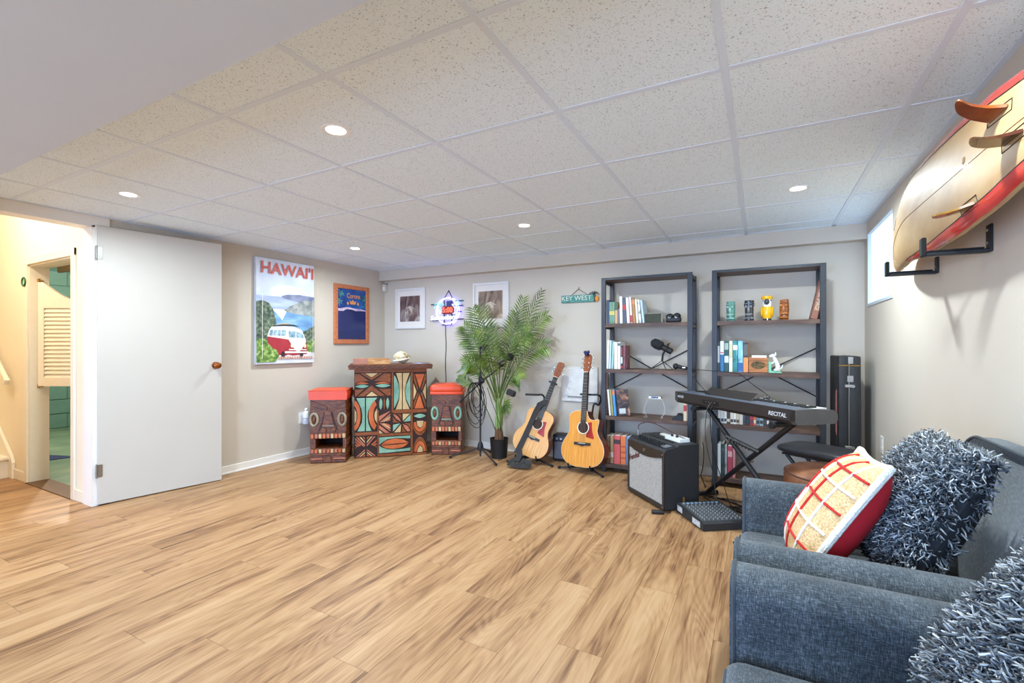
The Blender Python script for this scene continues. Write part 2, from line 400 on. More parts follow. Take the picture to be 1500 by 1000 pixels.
# ---- hall behind the doorway: wall with the cafe-door opening, stairs
m_hall = M('hall_cream_paint', (243, 231, 208), 0.85, var=0.02, scale=3)
HX0, HX1, HZ = -5.46, -4.60, 1.845
HY = 1.545
wall('wall_hall', [(HX1, HY, 0, XL - .11, HY + .11, 2.75), (-6.9, HY, 0, HX0, HY + .11, 2.75), (HX0, HY, HZ, HX1, HY + .11, 2.75)], m_hall, 'cream hall wall beside the stairs')
wall('wall_hall_left', [(-7.0, -0.6, 0, -6.9, HY + .11, 2.75)], m_hall, 'cream wall at the stair top')
wall('wall_hall_front', [(-6.9, -0.7, 0, XL - .11, -0.6, 2.75)], m_hall, 'cream hall wall facing the stairs')
struct(MB().box(-7.0, -0.7, 2.75, XL - .11, HY + .11, 2.82).build('ceiling_hall', m_hall), 'hall ceiling')
wall('wall_hall_upper', [(XL - .15, -.6, 2.4, XL - .11, HY, 2.75)], m_hall, 'cream wall above the doorway')
m_hallt = M('cream_trim_paint', (242, 232, 212), 0.5, var=0.015)
mb = MB()
mb.box(HX0 - .055, HY - .016, 0, HX0 + .004, HY, HZ + .055, .003).box(HX1 - .004, HY - .016, 0, HX1 + .055, HY, HZ + .055, .003).box(HX0 - .055, HY - .017, HZ - .004, HX1 + .055, HY, HZ + .058, .003)
mb.box(HX0, HY, 0, HX0 + .016, HY + .125, HZ).box(HX1 - .016, HY, 0, HX1, HY + .125, HZ).box(HX0, HY, HZ - .016, HX1, HY + .125, HZ)
struct(mb.build('trim_2', m_hallt), 'cream casing of the storage room doorway')
mb = MB().box(XL - .125, HY - .013, 0, HX1 + .056, HY, .085, .003).box(-5.78, HY - .013, 0, HX0 - .056, HY, .085, .003)
struct(mb.build('baseboard_hall', m_hallt), 'cream hall baseboard')
struct(MB().box(HX0, HY - .02, -.004, HX1, HY + .125, .008, .002).build('trim_3', M('threshold_wood', (104, 74, 46), .6, var=.2, stretch=(2, 20, 1))), 'dark wooden threshold strip')
st = thing('staircase', 'cream painted stairs climbing away beyond the doorway', 'stairs', (-5.84, 0, 0))
for k in range(4):
    MB().box(-.26 * (k + 1), .62, .185 * k if k == 0 else 0, -.26 * k, HY, .185 * (k + 1) - .026).build('riser', m_hallt, st)
    MB().box(-.26 * (k + 1), .60, .185 * (k + 1) - .026, -.26 * k + .025, HY - .002, .185 * (k + 1), .004).build('tread', m_hallt, st)
MB().prism([(.09, .0), (.09, .14), (.05, .20), (-1.04, .975), (-1.04, .77), (.03, 0.0)], HY - .024, HY - .002, lambda a, b, d: (a, d, b)).build('skirt_board', m_hallt, st)
hr = thing('stair_handrail', 'cream wooden handrail on brackets above the stairs', 'handrail', (-5.74, HY - .055, .84))
MB().box(-1.22, -.018, -.03, .0, .018, .03, .008, mtx=Matrix.Rotation(math.radians(35), 4, 'Y')).build('rail', m_hallt, hr)
for q in (.18, .9):
    MB().tube([(-q, .0, q * .70 - .03), (-q, .025, q * .70 - .075), (-q, .055, q * .70 - .08)], .007, 8).build('bracket', m_brass, hr, True)
# louvred cafe door
ca = bpy.data.objects.new('door_2', None); COL.objects.link(ca); ca.location = (HX0 + .022, HY + .06, 0.815); ca.rotation_euler = (0, 0, math.radians(28))
struct(ca, 'cream louvred cafe door with curved top')
LW, LH = 0.40, 0.885
MB().box(0, -.014, 0, .05, .014, LH - .0, .002).build('stile', m_hallt, ca)
MB().box(LW - .05, -.014, 0, LW, .014, LH - .16, .002).build('stile', m_hallt, ca)
MB().box(.05, -.014, 0, LW - .05, .014, .07).build('bottom_rail', m_hallt, ca)
top = [(.05, LH - .22), (LW - .05, LH - .22)] + [(.05 + (LW - .10) * (1 - k / 10), LH - .16 + .155 * (k / 10) ** 1.6) for k in range(11)]
MB().prism(top, -.013, .013, lambda a, b, d: (a, d, b)).build('top_rail', m_hallt, ca)
ns = 17
sl = MB().box(0, -.024, -.004, LW - .10, .024, .004, .002, mtx=Matrix.Rotation(math.radians(64), 4, 'X')).mesh('louvre')
for k in range(ns):
    o = put('louvre', sl, m_hallt, ca); o.location = (.05, 0, .09 + k * (LH - .22 - .105) / (ns - 1))
for z in (-.012, LH + .004):
    MB().cyl((-.006, 0, z), (-.006, 0, z + .028), .010, n=10).box(-.022, -.008, z + .004, .03, .008, z + .012).build('gravity_hinge', m_brass, ca, True)
wr_ = thing('green_ring', 'small green ring hanging on the cafe door casing', 'ring', (HX0 - .035, HY - .022, 1.70))
MB().tube([(.036 * math.cos(a), 0, .036 * math.sin(a)) for a in [2 * PI * k / 20 for k in range(20)]], .006, 8, True).build('hoop', M('green_enamel', (38, 98, 62), .4), wr_, True)
MB().cyl((0, .004, 0), (0, .021, 0), .033, n=20).build('disc', M('pale_green', (196, 214, 186), .5), wr_)
# storage room seen through that doorway
SX, SY1 = -8.7, 4.2
m_block = M('green_block_paint', (104, 142, 128), 0.75, var=0.06, scale=9, bump=.25, bscale=90)
m_mortar = M('green_mortar', (84, 118, 106), 0.9, var=0.05)
wsb = wall('wall_storage', [(SX - .12, HY + .11, 0, SX, SY1, 2.75)], m_mortar, 'green painted block wall of the storage room')
bl_ = MB().box(0, 0, 0, .012, .392, .192, .004).mesh('block')
blh = MB().box(0, 0, 0, .012, .192, .192, .004).mesh('block')
for j in range(11):
    y = HY + .115 + (0 if j % 2 else -.0)
    first = True
    while y < SY1 - .2:
        half = first and j % 2
        o = put('block', blh if half else bl_, m_block, wsb); o.location = (SX, y, .004 + j * .2)
        y += .2 if half else .4; first = False
wall('wall_storage_back', [(SX - .12, SY1, 0, XL - .11, SY1 + .12, 2.75)], m_block, 'green painted rear wall of the storage room')
wall('wall_storage_front', [(SX - .12, HY, 0, -6.9, HY + .11, 2.75)], m_block, 'green painted near wall of the storage room')
m_sfl = RAMP('green_concrete', [(.3, (92, 122, 98)), (.55, (122, 146, 118)), (.75, (156, 170, 138))], 2.2, rough=.55, bump=.1)
struct(MB().box(SX - .12, HY + .11, -.06, XL - .11, SY1, 0.0).build('floor_storage', m_sfl), 'green painted concrete storage floor')
struct(MB().box(SX - .12, HY + .11, 2.42, XL - .11, SY1, 2.48).build('ceiling_storage', M('subfloor_board', (120, 92, 58), .8, var=.2, stretch=(1, 6, 1))), 'bare subfloor over the storage room')
m_joist = M('joist_timber', (142, 106, 62), .8, var=.25, scale=8, stretch=(1, 12, 12))
for k, yy in enumerate((1.95, 2.35, 2.75, 3.15, 3.55, 3.95)):
    tag(MB().box(SX, yy, 2.18, XL - .12, yy + .04, 2.42).build('ceiling_joist', m_joist), 'bare timber joist under the storage room ceiling', 'joist', 'storage room joists')
tag(MB().tube([(-8.69, 2.06, 2.135), (-6.6, 2.08, 2.135), (-4.38, 2.1, 2.135)], .045, 10).build('duct_pipe', M('dark_pipe', (58, 56, 54), .5, .3), None, True), 'dark pipe running below the storage room joists', 'pipe')
tag(MB().tube([(-8.69, 2.9, 2.15), (-4.38, 2.9, 2.15)], .03, 10).build('white_pipe', M('pale_pipe', (196, 204, 196), .5), None, True), 'pale pipe running below the storage room joists', 'pipe')
bl = thing('bare_bulb', 'bare glowing bulb in a holder on the storage room joists', 'lamp', (-7.0, 2.37, 2.18))
MB().lathe([(.05, 0), (.05, -.02), (.025, -.03), (.02, -.06)], 14).build('holder', m_white, bl, True)
MB().ball((0, 0, -.095), .038, 14, 10).build('bulb', EM('bulb_glow', (255, 240, 214), 9.0), bl, True)
ld = bpy.data.lights.new('storage_bulb', 'POINT'); ld.energy = 110; ld.color = (1.0, .93, .82); ld.shadow_soft_size = .06
lo = bpy.data.objects.new('storage_bulb', ld); COL.objects.link(lo); lo.parent = bl; lo.location = (0, 0, -.17)
tag(MB().prism([(-.22, -.05), (.20, -.16), (.26, .12), (.02, .05)], 0.0, .006, lambda a, b, d: (-6.55 + a, 2.02 + b, d)).build('blue_mat', M('navy_rubber', (24, 44, 92), .7)), 'blue mat on the green storage room floor', 'mat')
# ---- recessed ceiling lamps
m_lens = EM('lamp_lens', (255, 252, 246), 9.0)
m_ring = M('lamp_trim_white', (238, 238, 238), .4, var=.01)
_r = MB().lathe([(.040, -.001), (.060, -.0035), (.062, -.001), (.062, .0)], 28).mesh('trim_ring', True, 30)
_l = MB().lathe([(.041, -.0025), (.041, .0)], 28).mesh('lens')
def lamp(x, y, label, power=LAMP_W):
    t = thing('recessed_light', label, 'ceiling light', (x, y, ZC + .0027), 0, 'recessed ceiling lights')
    put('trim_ring', _r, m_ring, t); put('lens', _l, m_lens, t)
    d = bpy.data.lights.new('lamp_light', 'AREA'); d.shape = 'DISK'; d.size = .08; d.energy = power; d.color = LAMP_COL; d.spread = math.radians(170)
    o = bpy.data.objects.new('lamp_light', d); COL.objects.link(o); o.parent = t; o.location = (0, 0, -.006)
LX = (-3.461, -1.632, .196)
for xx, n1 in zip(LX, ('the open white door', 'the middle of the room', 'the armchairs')):
    lamp(xx, 1.426, 'round recessed ceiling light over ' + n1)
for xx, n1 in zip(LX, ('the tiki bar corner', 'the guitars', 'the keyboard')):
    lamp(xx, 3.255, 'round recessed ceiling light over the floor before ' + n1)
for yy, n1 in zip((-1.4, -2.6), ('first', 'second')):  # unseen lamps added behind the camera to even out the light
    for xx, n2 in zip(LX, ('doorway', 'middle', 'armchair')): lamp(xx, yy, f'added recessed ceiling light behind the soffit, {n1} row, {n2} side', LAMP_W * .45)
hl = thing('hall_lamp', 'flush white globe lamp on the hall ceiling', 'ceiling light', (-5.15, .75, 2.75))
MB().lathe([(.11, 0), (.11, -.02), (.10, -.03)], 20).build('base', m_white, hl)
MB().lathe([(.10, -.03), (.13, -.06), (.125, -.10), (.08, -.135), (.005, -.145)], 20).build('globe', EM('hall_globe', (255, 238, 206), 3.0), hl, True)
ld = bpy.data.lights.new('hall_light', 'POINT'); ld.energy = HALL_W; ld.color = (1.0, .91, .76); ld.shadow_soft_size = .1
lo = bpy.data.objects.new('hall_light', ld); COL.objects.link(lo); lo.parent = hl; lo.location = (0, 0, -.26)
# ================================================================== WALL HANGINGS
def onleft(x):            # print plane on the left wall: a runs towards the back wall, b is height, d stands off the wall
    return lambda a, b, d: (x + d, a, b)
# ---- canvas print
cv = thing('canvas_print', 'large travel poster canvas with a red and white van above a bay', 'poster', (XL, 2.75, .98))
CW, CH, CT = .652, 1.03, .036
f = lambda a, b, d: (d, a * CW, b * CH)
m_sky = RAMP('print_sky', [(.35, (196, 204, 222)), (.5, (214, 218, 230)), (.65, (228, 226, 232))], 3.0, rough=.6)
MB().box(0.0, 0, 0, CT, CW, CH, .003).build('canvas', m_sky, cv)
lay = [0]
def flat(name, poly, mat, parent, fn, base):
    lay[0] += 1
    d = base + lay[0] * .00022
    return MB().prism(poly, d, d + .0002, fn).build(name, mat, parent)
def P(name, poly, mat): return flat('print_' + name, poly, mat, cv, f, CT)
m_cloud = RAMP('print_cloud', [(.3, (222, 214, 216)), (.6, (240, 234, 232))], 5, rough=.6)
m_sea = RAMP('print_sea', [(.3, (150, 160, 196)), (.55, (172, 184, 214)), (.75, (196, 204, 226))], 4, (1, 1, 4), rough=.6)
m_bay = RAMP('print_bay', [(.3, (92, 132, 176)), (.55, (122, 164, 200)), (.75, (176, 206, 226))], 4, (1, 1, 3), rough=.6)
m_head = RAMP('print_headland', [(.3, (92, 98, 128)), (.6, (140, 144, 168)), (.75, (168, 170, 186))], 9, rough=.6)
m_hill = RAMP('print_hill', [(.3, (96, 104, 104)), (.5, (136, 140, 136)), (.7, (178, 176, 172))], 14, rough=.6)
m_tree = RAMP('print_trees', [(.35, (52, 66, 54)), (.5, (88, 104, 84)), (.68, (142, 152, 124))], 34, rough=.6)
m_leaf = RAMP('print_leaves', [(.35, (58, 98, 38)), (.5, (112, 148, 62)), (.66, (186, 202, 128))], 26, rough=.6)
m_sand = RAMP('print_road', [(.3, (204, 198, 204)), (.6, (232, 224, 222))], 12, rough=.6)
m_vred = RAMP('print_red', [(.3, (150, 34, 48)), (.6, (178, 52, 62))], 8, rough=.6)
m_vwhite = M('print_cream', (238, 228, 220), .6)
m_vglass = RAMP('print_glass', [(.35, (96, 128, 146)), (.6, (166, 196, 206))], 22, rough=.6)
m_lett = M('print_letter_red', (196, 92, 84), .6)
m_dk = M('print_dark', (46, 42, 52), .6)
P('cloud', ell(.52, .70, .30, .065, 18), m_cloud); P('cloud', ell(.42, .655, .2, .04, 16), m_cloud)
P('sea', [(0, .42), (1, .42), (1, .655), (0, .645)], m_sea)
P('headland', [(.40, .655), (.50, .675), (.72, .685), (1, .675), (1, .60), (.80, .60), (.55, .625), (.44, .635)], m_head)
P('bay', [(.15, .30), (1, .30), (1, .50), (.60, .52), (.35, .52), (.20, .55)], m_bay)
P('surf', [(.20, .53), (.5, .525), (.5, .515), (.45, .46), (.42, .42), (.38, .45), (.30, .50)], m_vwhite)
P('hill', [(.45, .52), (.55, .56), (.68, .60), (.82, .635), (.95, .63), (1, .61), (1, .475), (.85, .48), (.65, .49), (.5, .505)], m_hill)
P('road', [(.30, .04), (1, .04), (1, .14), (.85, .16), (.45, .14)], m_sand)
P('trees', [(0, .20), (.30, .20), (.32, .40), (.27, .52), (.20, .58), (.10, .60), (0, .585)], m_tree)
P('trees', [(.78, .18), (1, .10), (1, .38), (.93, .36), (.86, .33), (.79, .32)], m_tree)
P('bush', [(.83, .12), (1, .10), (1, .25), (.93, .22), (.86, .20)], m_leaf)
# van
P('van_side', [(.17, .265), (.51, .235), (.60, .11), (.47, .075), (.36, .085), (.20, .13)], m_vred)
P('van_front', [(.51, .235), (.83, .225), (.86, .18), (.86, .09), (.60, .075), (.50, .09)], m_vred)
P('van_nose', [(.51, .25), (.84, .24), (.83, .19), (.72, .115), (.66, .12), (.60, .165)], m_vwhite)
P('van_upper', [(.17, .262), (.20, .32), (.24, .355), (.46, .365), (.53, .25), (.53, .235)], m_vwhite)
P('van_upper', [(.46, .365), (.62, .36), (.76, .33), (.81, .27), (.83, .235), (.51, .24)], m_vwhite)
for a0, a1 in ((.20, .255), (.265, .32), (.33, .385), (.395, .475)):
    P('van_window', [(a0, .272), (a1, .268), (a1 + .012, .325), (a0 + .015, .325)], m_vglass)
P('windscreen', [(.53, .258), (.65, .254), (.645, .315), (.525, .325)], m_vglass); P('windscreen', [(.66, .254), (.80, .25), (.77, .30), (.66, .313)], m_vglass)
P('roof_board', [(.24, .36), (.40, .38), (.62, .382), (.72, .365), (.60, .368), (.40, .366)], m_dk)
P('roof_board', [(.27, .372), (.45, .392), (.62, .392), (.50, .384)], M('print_board', (206, 176, 122), .6))
P('wheel', ell(.43, .085, .03, .035, 14), m_dk); P('wheel', ell(.755, .08, .03, .032, 14), m_dk)
P('headlamp', ell(.585, .175, .026, .02, 14), M('print_lamp', (236, 226, 190), .6)); P('headlamp', ell(.82, .17, .022, .02, 14), MATS['print_lamp'])
P('bumper', [(.46, .12), (.87, .115), (.87, .10), (.46, .10)], m_vwhite); P('bumper', [(.53, .142), (.85, .137), (.85, .128), (.53, .13)], m_vwhite)
P('foliage', [(0, .02), (.30, .02), (.36, .07), (.33, .13), (.26, .15), (.19, .19), (.13, .24), (.06, .245), (0, .22)], m_leaf)
for a0 in (.088, .965): P('keyline', [(a0, .05), (a0 + .008, .05), (a0 + .008, .645), (a0, .645)], m_vwhite)
text('title', "HAWAI'I", .155, m_lett, cv, basis((CT + .010, CW * .52, CH * .905), (0, 1, 0), (0, 0, 1)), sx=1.03, bold=.0035, extrude=.0004)
m_cap = M('print_caption', (206, 160, 138), .6)
lay[0] = 40
for k in range(14): P('caption', [(.36 + k * .043, .045), (.39 + k * .043, .045), (.39 + k * .043, .068), (.36 + k * .043, .068)], m_cap)
# ---- menu chalkboard with orange frame
cb = thing('menu_chalkboard', 'blue chalkboard with palm print and orange wooden frame', 'chalkboard', (XL, 3.684, 1.18))
BW, BH = .528, .686
m_of = RAMP('orange_wood', [(.3, (176, 96, 58)), (.6, (206, 126, 82))], 7, (3, 3, 18), rough=.5)
for (a, b, c, d) in ((0, 0, .052, BH), (BW - .05, 0, BW, BH)): MB().box(.0, a, b, .024, c, d, .004).build('frame_stile', m_of, cb)
for (b, d) in ((0, .052), (BH - .048, BH)): MB().box(.0, .052, b, .024, BW - .05, d, .004).build('frame_rail', m_of, cb)
MB().box(0, .05, .05, .012, BW - .048, BH - .046).build('board', M('chalkboard_navy', (30, 40, 92), .16, var=.15, scale=3), cb)
lay[0] = 0
fb = lambda a, b, d: (d, .052 + a * (BW - .102), .052 + b * (BH - .10))
def B(name, poly, mat): return flat('print_' + name, poly, mat, cb, fb, .012)
m_bs = RAMP('print_night_sky', [(.3, (28, 44, 118)), (.5, (34, 86, 160)), (.7, (58, 132, 190))], 4, rough=.25)
B('sky', [(0, .62), (0, 1), (1, 1), (1, .60), (.7, .60), (.4, .63), (.2, .61)], m_bs)
B('shore', [(0, .60), (.18, .62), (.35, .645), (.55, .625), (.8, .62), (1, .60), (1, .585), (.85, .585), (.62, .575), (.5, .60), (.3, .60), (.2, .56), (0, .555)], RAMP('print_foam', [(.35, (188, 150, 190)), (.6, (226, 208, 222))], 14, rough=.3))
m_pg = RAMP('print_palm', [(.4, (34, 92, 92)), (.6, (92, 172, 150))], 30, rough=.3)
random.seed(3)
for cx, cy, n in ((.10, .90, 9), (.05, .74, 7), (.90, .84, 9), (.96, .70, 6)):
    for k in range(n):
        a = 2 * PI * k / n + random.random() * .5; L = .10 + .05 * random.random()
        ex, ey = cx + L * math.cos(a) * 1.1, cy + L * math.sin(a) * .75
        ex = min(max(ex, .01), .99); ey = min(max(ey, .63), .99)
        px_, py_ = -.012 * math.sin(a), .012 * math.cos(a)
        B('frond', [(cx, cy), ((cx + ex) / 2 + px_, (cy + ey) / 2 + py_), (ex, ey), ((cx + ex) / 2 - px_, (cy + ey) / 2 - py_)], m_pg)
m_gold = M('print_gold', (226, 150, 84), .35)
text('lettering', 'Corona', .080, m_gold, cb, basis((.0215, BW * .53, BH * .815), (0, 1, 0), (0, 0, 1)), sx=.82, bold=.001, extrude=.0002)
lay[0] = 46
B('crown', [(.42, .70), (.60, .70), (.63, .78), (.56, .75), (.51, .80), (.46, .75), (.39, .78)], m_gold)
B('emblem', ell(.33, .715, .035, .03, 12), m_gold); B('emblem', ell(.69, .715, .035, .03, 12), m_gold)
# ---- two framed prints on the back wall
m_frame = M('white_frame_lacquer', (226, 220, 216), .4, var=.02); m_mat = M('mat_board', (232, 222, 214), .8, var=.01)
def framed(x0, z0, wd, ht, label, stops, px0, px1, pz0, pz1):
    t = thing('framed_print', label, 'framed print', (x0, YB, z0))
    fw = .026
    for (a, c) in ((0, fw), (wd - fw, wd)): MB().box(a, -.024, 0, c, 0, ht, .003).build('frame_stile', m_frame, t)
    for (b, d) in ((0, fw), (ht - fw, ht)): MB().box(fw, -.024, b, wd - fw, 0, d, .003).build('frame_rail', m_frame, t)
    MB().box(fw, -.010, fw, wd - fw, -.002, ht - fw).build('mat', m_mat, t)
    MB().box(px0, -.0115, pz0, px1, -.009, pz1).build('print', RAMP(label[:14] + '_print', stops, 9, (1.0, 1, .45), rough=.5, distort=1.6), t)
    # a fan of palm leaves in the picture
    cx, cz = (px0 + px1) / 2, pz0 + (pz1 - pz0) * .62
    for k in range(11):
        a = math.radians(200 + k * 14); L = (pz1 - pz0) * .52
        ex, ez = cx + L * .62 * math.cos(a), cz + L * math.sin(a)
        if ez < pz0 + .004: ez = pz0 + .004
        nx, nz = -.006 * math.sin(a), .006 * math.cos(a)
        MB().prism([(cx, cz), ((cx + ex) / 2 + nx, (cz + ez) / 2 + nz), (ex, ez), ((cx + ex) / 2 - nx, (cz + ez) / 2 - nz)], -.0119, -.0115, lambda p, q, d: (p, d, q)).build('print_leaf', RAMP(label[:14] + '_leaf', [(.4, stops[1][1]), (.6, stops[-1][1])], 30, rough=.5), t)
    return t
framed(-4.062, 1.367, .470, .500, 'white framed brown palm print between the wall sensor and the neon sign', [(.3, (66, 50, 52)), (.45, (112, 84, 80)), (.6, (150, 136, 134)), (.75, (206, 190, 176))], .070, .385, .090, .405)
framed(-2.903, 1.362, .465, .506, 'white framed tan palm print behind the potted palm', [(.3, (84, 68, 64)), (.45, (140, 112, 92)), (.6, (176, 152, 128)), (.75, (216, 200, 180))], .070, .385, .100, .410)
# ---- motion sensor
sn = thing('motion_sensor', 'small white motion sensor in the corner under the boxed beam', 'sensor', (-4.225, YB - .005, 1.845))
MB().prism([(-.022, 0), (.022, 0), (.026, .012), (.026, .082), (.02, .09), (-.02, .09), (-.026, .082), (-.026, .012)], -.045, .005, lambda a, b, d: (a, d, b)).build('housing', M('ivory_plastic', (214, 204, 190), .5), sn)
MB().box(-.018, -.049, .022, .018, -.045, .062, .003).build('lens_window', M('sensor_lens', (236, 232, 226), .3), sn)
MB().box(-.02, -.03, .09, .02, .005, .106).build('bracket', M('ivory_shadow_plastic', (150, 138, 124), .6), sn)  # bracket in a darkened ivory, shade put into its colour
# ---- neon sign
ns_ = thing('neon_sign', 'glowing round neon sign reading Its 5:00 Somewhere', 'neon sign', (-3.247, YB, 1.575))
m_nw = EM('neon_white', (206, 214, 255), 1.1); m_nc = EM('neon_aqua', (110, 226, 222), 1.1); m_nr = EM('neon_red', (255, 96, 70), 1.3); m_nb = EM('added_glow_violet', (128, 118, 255), 9.0)
m_nf = M('neon_frame_black', (34, 30, 52), .5)
yo = -.050
def ring(r, y, rad, mat, name, a0=0, a1=360, cx=0, cz=-.01):
    n = 36; closed = abs(a1 - a0) >= 360
    pts = [(cx + r * math.cos(math.radians(a0 + (a1 - a0) * k / (n if closed else n - 1))), y, cz + r * math.sin(math.radians(a0 + (a1 - a0) * k / (n if closed else n - 1)))) for k in range(n)]
    return MB().tube(pts, rad, 6, closed).build(name, mat, ns_, True)
ring(.150, yo, .0065, m_nw, 'neon_ring')
ring(.158, -.02, .006, m_nb, 'added_glow_ring')  # hidden ring added to throw violet glow on the wall
for z, a, c in ((.075, -.25, -.11), (.105, .10, .215), (.050, .13, .21), (-.02, .13, .19), (-.115, -.26, -.10), (-.107, .09, .22)):
    MB().cyl((a, -.022, z), (c, -.022, z), .006, n=8).build('frame_bar', m_nf, ns_, True)
mb = MB().box(-.09, -.03, -.178, .05, -.018, -.168).box(-.06, -.028, -.17, -.05, -.018, .12).box(.05, -.028, -.17, .06, -.018, .15)
mb.build('back_frame', m_nf, ns_)
MB().box(-.02, -.03, .03, .055, -.012, .11, .004).build('transformer_box', M('neon_box_navy', (58, 60, 120), .5), ns_)
MB().tube([(-.065, -.02, .13), (-.004, -.012, .225), (0, -.006, .238), (.004, -.012, .225), (.065, -.02, .13)], .004, 6).build('hanging_chain', m_nf, ns_, True)
MB().box(-.075, -.040, -.045, .085, -.028, .045, .003).build('clock_box', M('clock_red_panel', (120, 30, 40), .4), ns_)
text('time_display', '5:00', .085, m_nr, ns_, basis((.006, -.043, .0), (1, 0, 0), (0, 0, 1)), bold=.002, extrude=.002)
text('lettering', "It's", .070, m_nw, ns_, basis((-.118, yo - .004, -.022), (1, 0, 0), (0, 0, 1)), bold=.0015, extrude=.002)
text('lettering', 'Somewhere', .078, m_nw, ns_, basis((-.045, yo - .004, -.087), (1, .0, .03), (0, 0, 1)), shear=.2, bold=.0015, extrude=.002)
for a in (20, 60, 105, 150, 195):
    r_ = math.radians(a)
    MB().tube(smooth_path([(-.11, yo, .055), (-.11 + .04 * math.cos(r_), yo, .055 + .03 * math.sin(r_) + .012), (-.11 + .075 * math.cos(r_), yo, .055 + .055 * math.sin(r_) - .012)], 5), .0042, 6).build('palm_tube', m_nc, ns_, True)
MB().tube(smooth_path([(-.11, yo, .055), (-.10, yo, .03), (-.085, yo, -.01)], 4), .0042, 6).build('palm_tube', m_nc, ns_, True)
gl = [(.075, yo, .065), (.155, yo, .065), (.118, yo, .02), (.116, yo, -.035), (.085, yo, -.04), (.15, yo, -.04), (.118, yo, -.035), (.115, yo, .02), (.075, yo, .065)]
MB().tube(gl, .0042, 6).build('glass_tube', m_nw, ns_, True)
ring(.025, yo, .004, m_nc, 'lime_tube', cx=.155, cz=.075)
cd = MB().tube(smooth_path([(-3.287, YB - .018, 1.40), (-3.292, YB - .012, 1.32), (-3.288, YB - .008, 1.15), (-3.297, YB - .008, .95), (-3.29, YB - .008, .72), (-3.30, YB - .010, .40), (-3.34, YB - .012, .30)], 6), .0035, 6)
tag(cd.build('sign_cord', m_blackp, None, True), 'thin black power cord hanging from the neon sign', 'cord')
# ---- KEY WEST sign
kw = thing('wall_sign', 'teal wooden KEY WEST sign hanging on a string', 'sign', (-1.635, YB, 1.640))
m_teal = RAMP('weathered_teal', [(.3, (62, 120, 110)), (.55, (92, 150, 138)), (.75, (126, 168, 156))], 12, (2, 1, 10), rough=.7)
MB().box(-.185, -.018, -.042, .18, -.002, .034, .003).build('plank', m_teal, kw)
text('lettering', 'KEY WEST', .066, M('sign_cream', (222, 222, 206), .7), kw, basis((-.02, -.019, 0), (1, 0, 0), (0, 0, 1)), sx=1.05, extrude=.001)
MB().tube([(-.075, -.01, .034), (0.0, -.008, .094), (0.004, -.004, .115)], .0025, 6).tube([(.0, -.008, .094), (.09, -.01, .038)], .0025, 6).build('string', M('twine_brown', (96, 68, 48), .8), kw)
for k in range(6):
    a = math.radians(10 + k * 32)
    MB().tube(smooth_path([(.165, -.024, .03), (.165 + .03 * math.cos(a), -.026, .03 + .022 * math.sin(a) + .008), (.165 + .06 * math.cos(a), -.026, .03 + .036 * math.sin(a) - .012)], 4), [.003] * 8 + [.001], 5).build('palm_leaf', m_black, kw, True)
MB().tube([(.165, -.022, .03), (.172, -.022, -.01), (.17, -.022, -.045)], .004, 6).build('palm_trunk', M('dark_brown_wood', (70, 44, 26), .7), kw, True)
MB().ball((.196, -.018, -.012), (.02, .008, .03), 12, 8).build('parrot_ornament', M('sign_orange', (226, 142, 44), .6), kw, True)
# ---- electric panel door
ep = thing('access_panel', 'white metal breaker panel door on the back wall behind the guitars', 'panel', (-1.815, YB, .592))
MB().box(0, -.022, 0, .385, 0, .352, .003).build('box', M('panel_white', (222, 216, 208), .45), ep)
MB().box(.02, -.029, .055, .300, -.022, .335, .002).build('door', M('panel_door_white', (228, 222, 214), .45), ep)
MB().box(.07, -.0295, .04, .255, -.028, .052).build('latch_slot', M('panel_shadow', (150, 142, 132), .5), ep)  # raised grey bar with the slot's shade put into its colour
# ---- outlets
def outlet(name, label, mtx):
    t = thing(name, label, 'outlet'); t.matrix_world = mtx
    MB().box(-.036, -.058, 0, .036, .058, .006, .002).build('cover_plate', m_white, t)
    for s in (-.022, .022): MB().box(-.016, s - .014, .004, .016, s + .014, .008, .002).build('socket', M('socket_ivory', (222, 218, 210), .4), t)
    return t
outlet('wall_outlet', 'white wall outlet holding the plug-in warmer beside the tiki stool', basis((XL, 3.275, .40), (0, 1, 0), (0, 0, 1)))
wm = thing('plug_in_warmer', 'white plug-in scent warmer on the outlet beside the tiki stool', 'air freshener', (XL + .008, 3.295, .395))
MB().lathe([(.022, 0), (.034, .01), (.036, .05), (.03, .07), (.02, .078)], 16, (.036, 0, 0)).build('body', M('warmer_white', (236, 236, 236), .35), wm, True)
MB().lathe([(.034, -.055), (.036, -.01), (.034, .0)], 16, (.036, 0, 0)).build('bottle', M('warmer_bottle', (206, 206, 212), .3), wm, True)
MB().lathe([(.012, 0), (.018, .016), (.009, .03), (.002, .034)], 12, (.036, 0, .078)).build('vent', m_white, wm, True)
outlet('wall_outlet', 'white wall outlet on the wall beside the guitar case', basis((XR, 3.90, .50), (0, -1, 0), (0, 0, 1)))
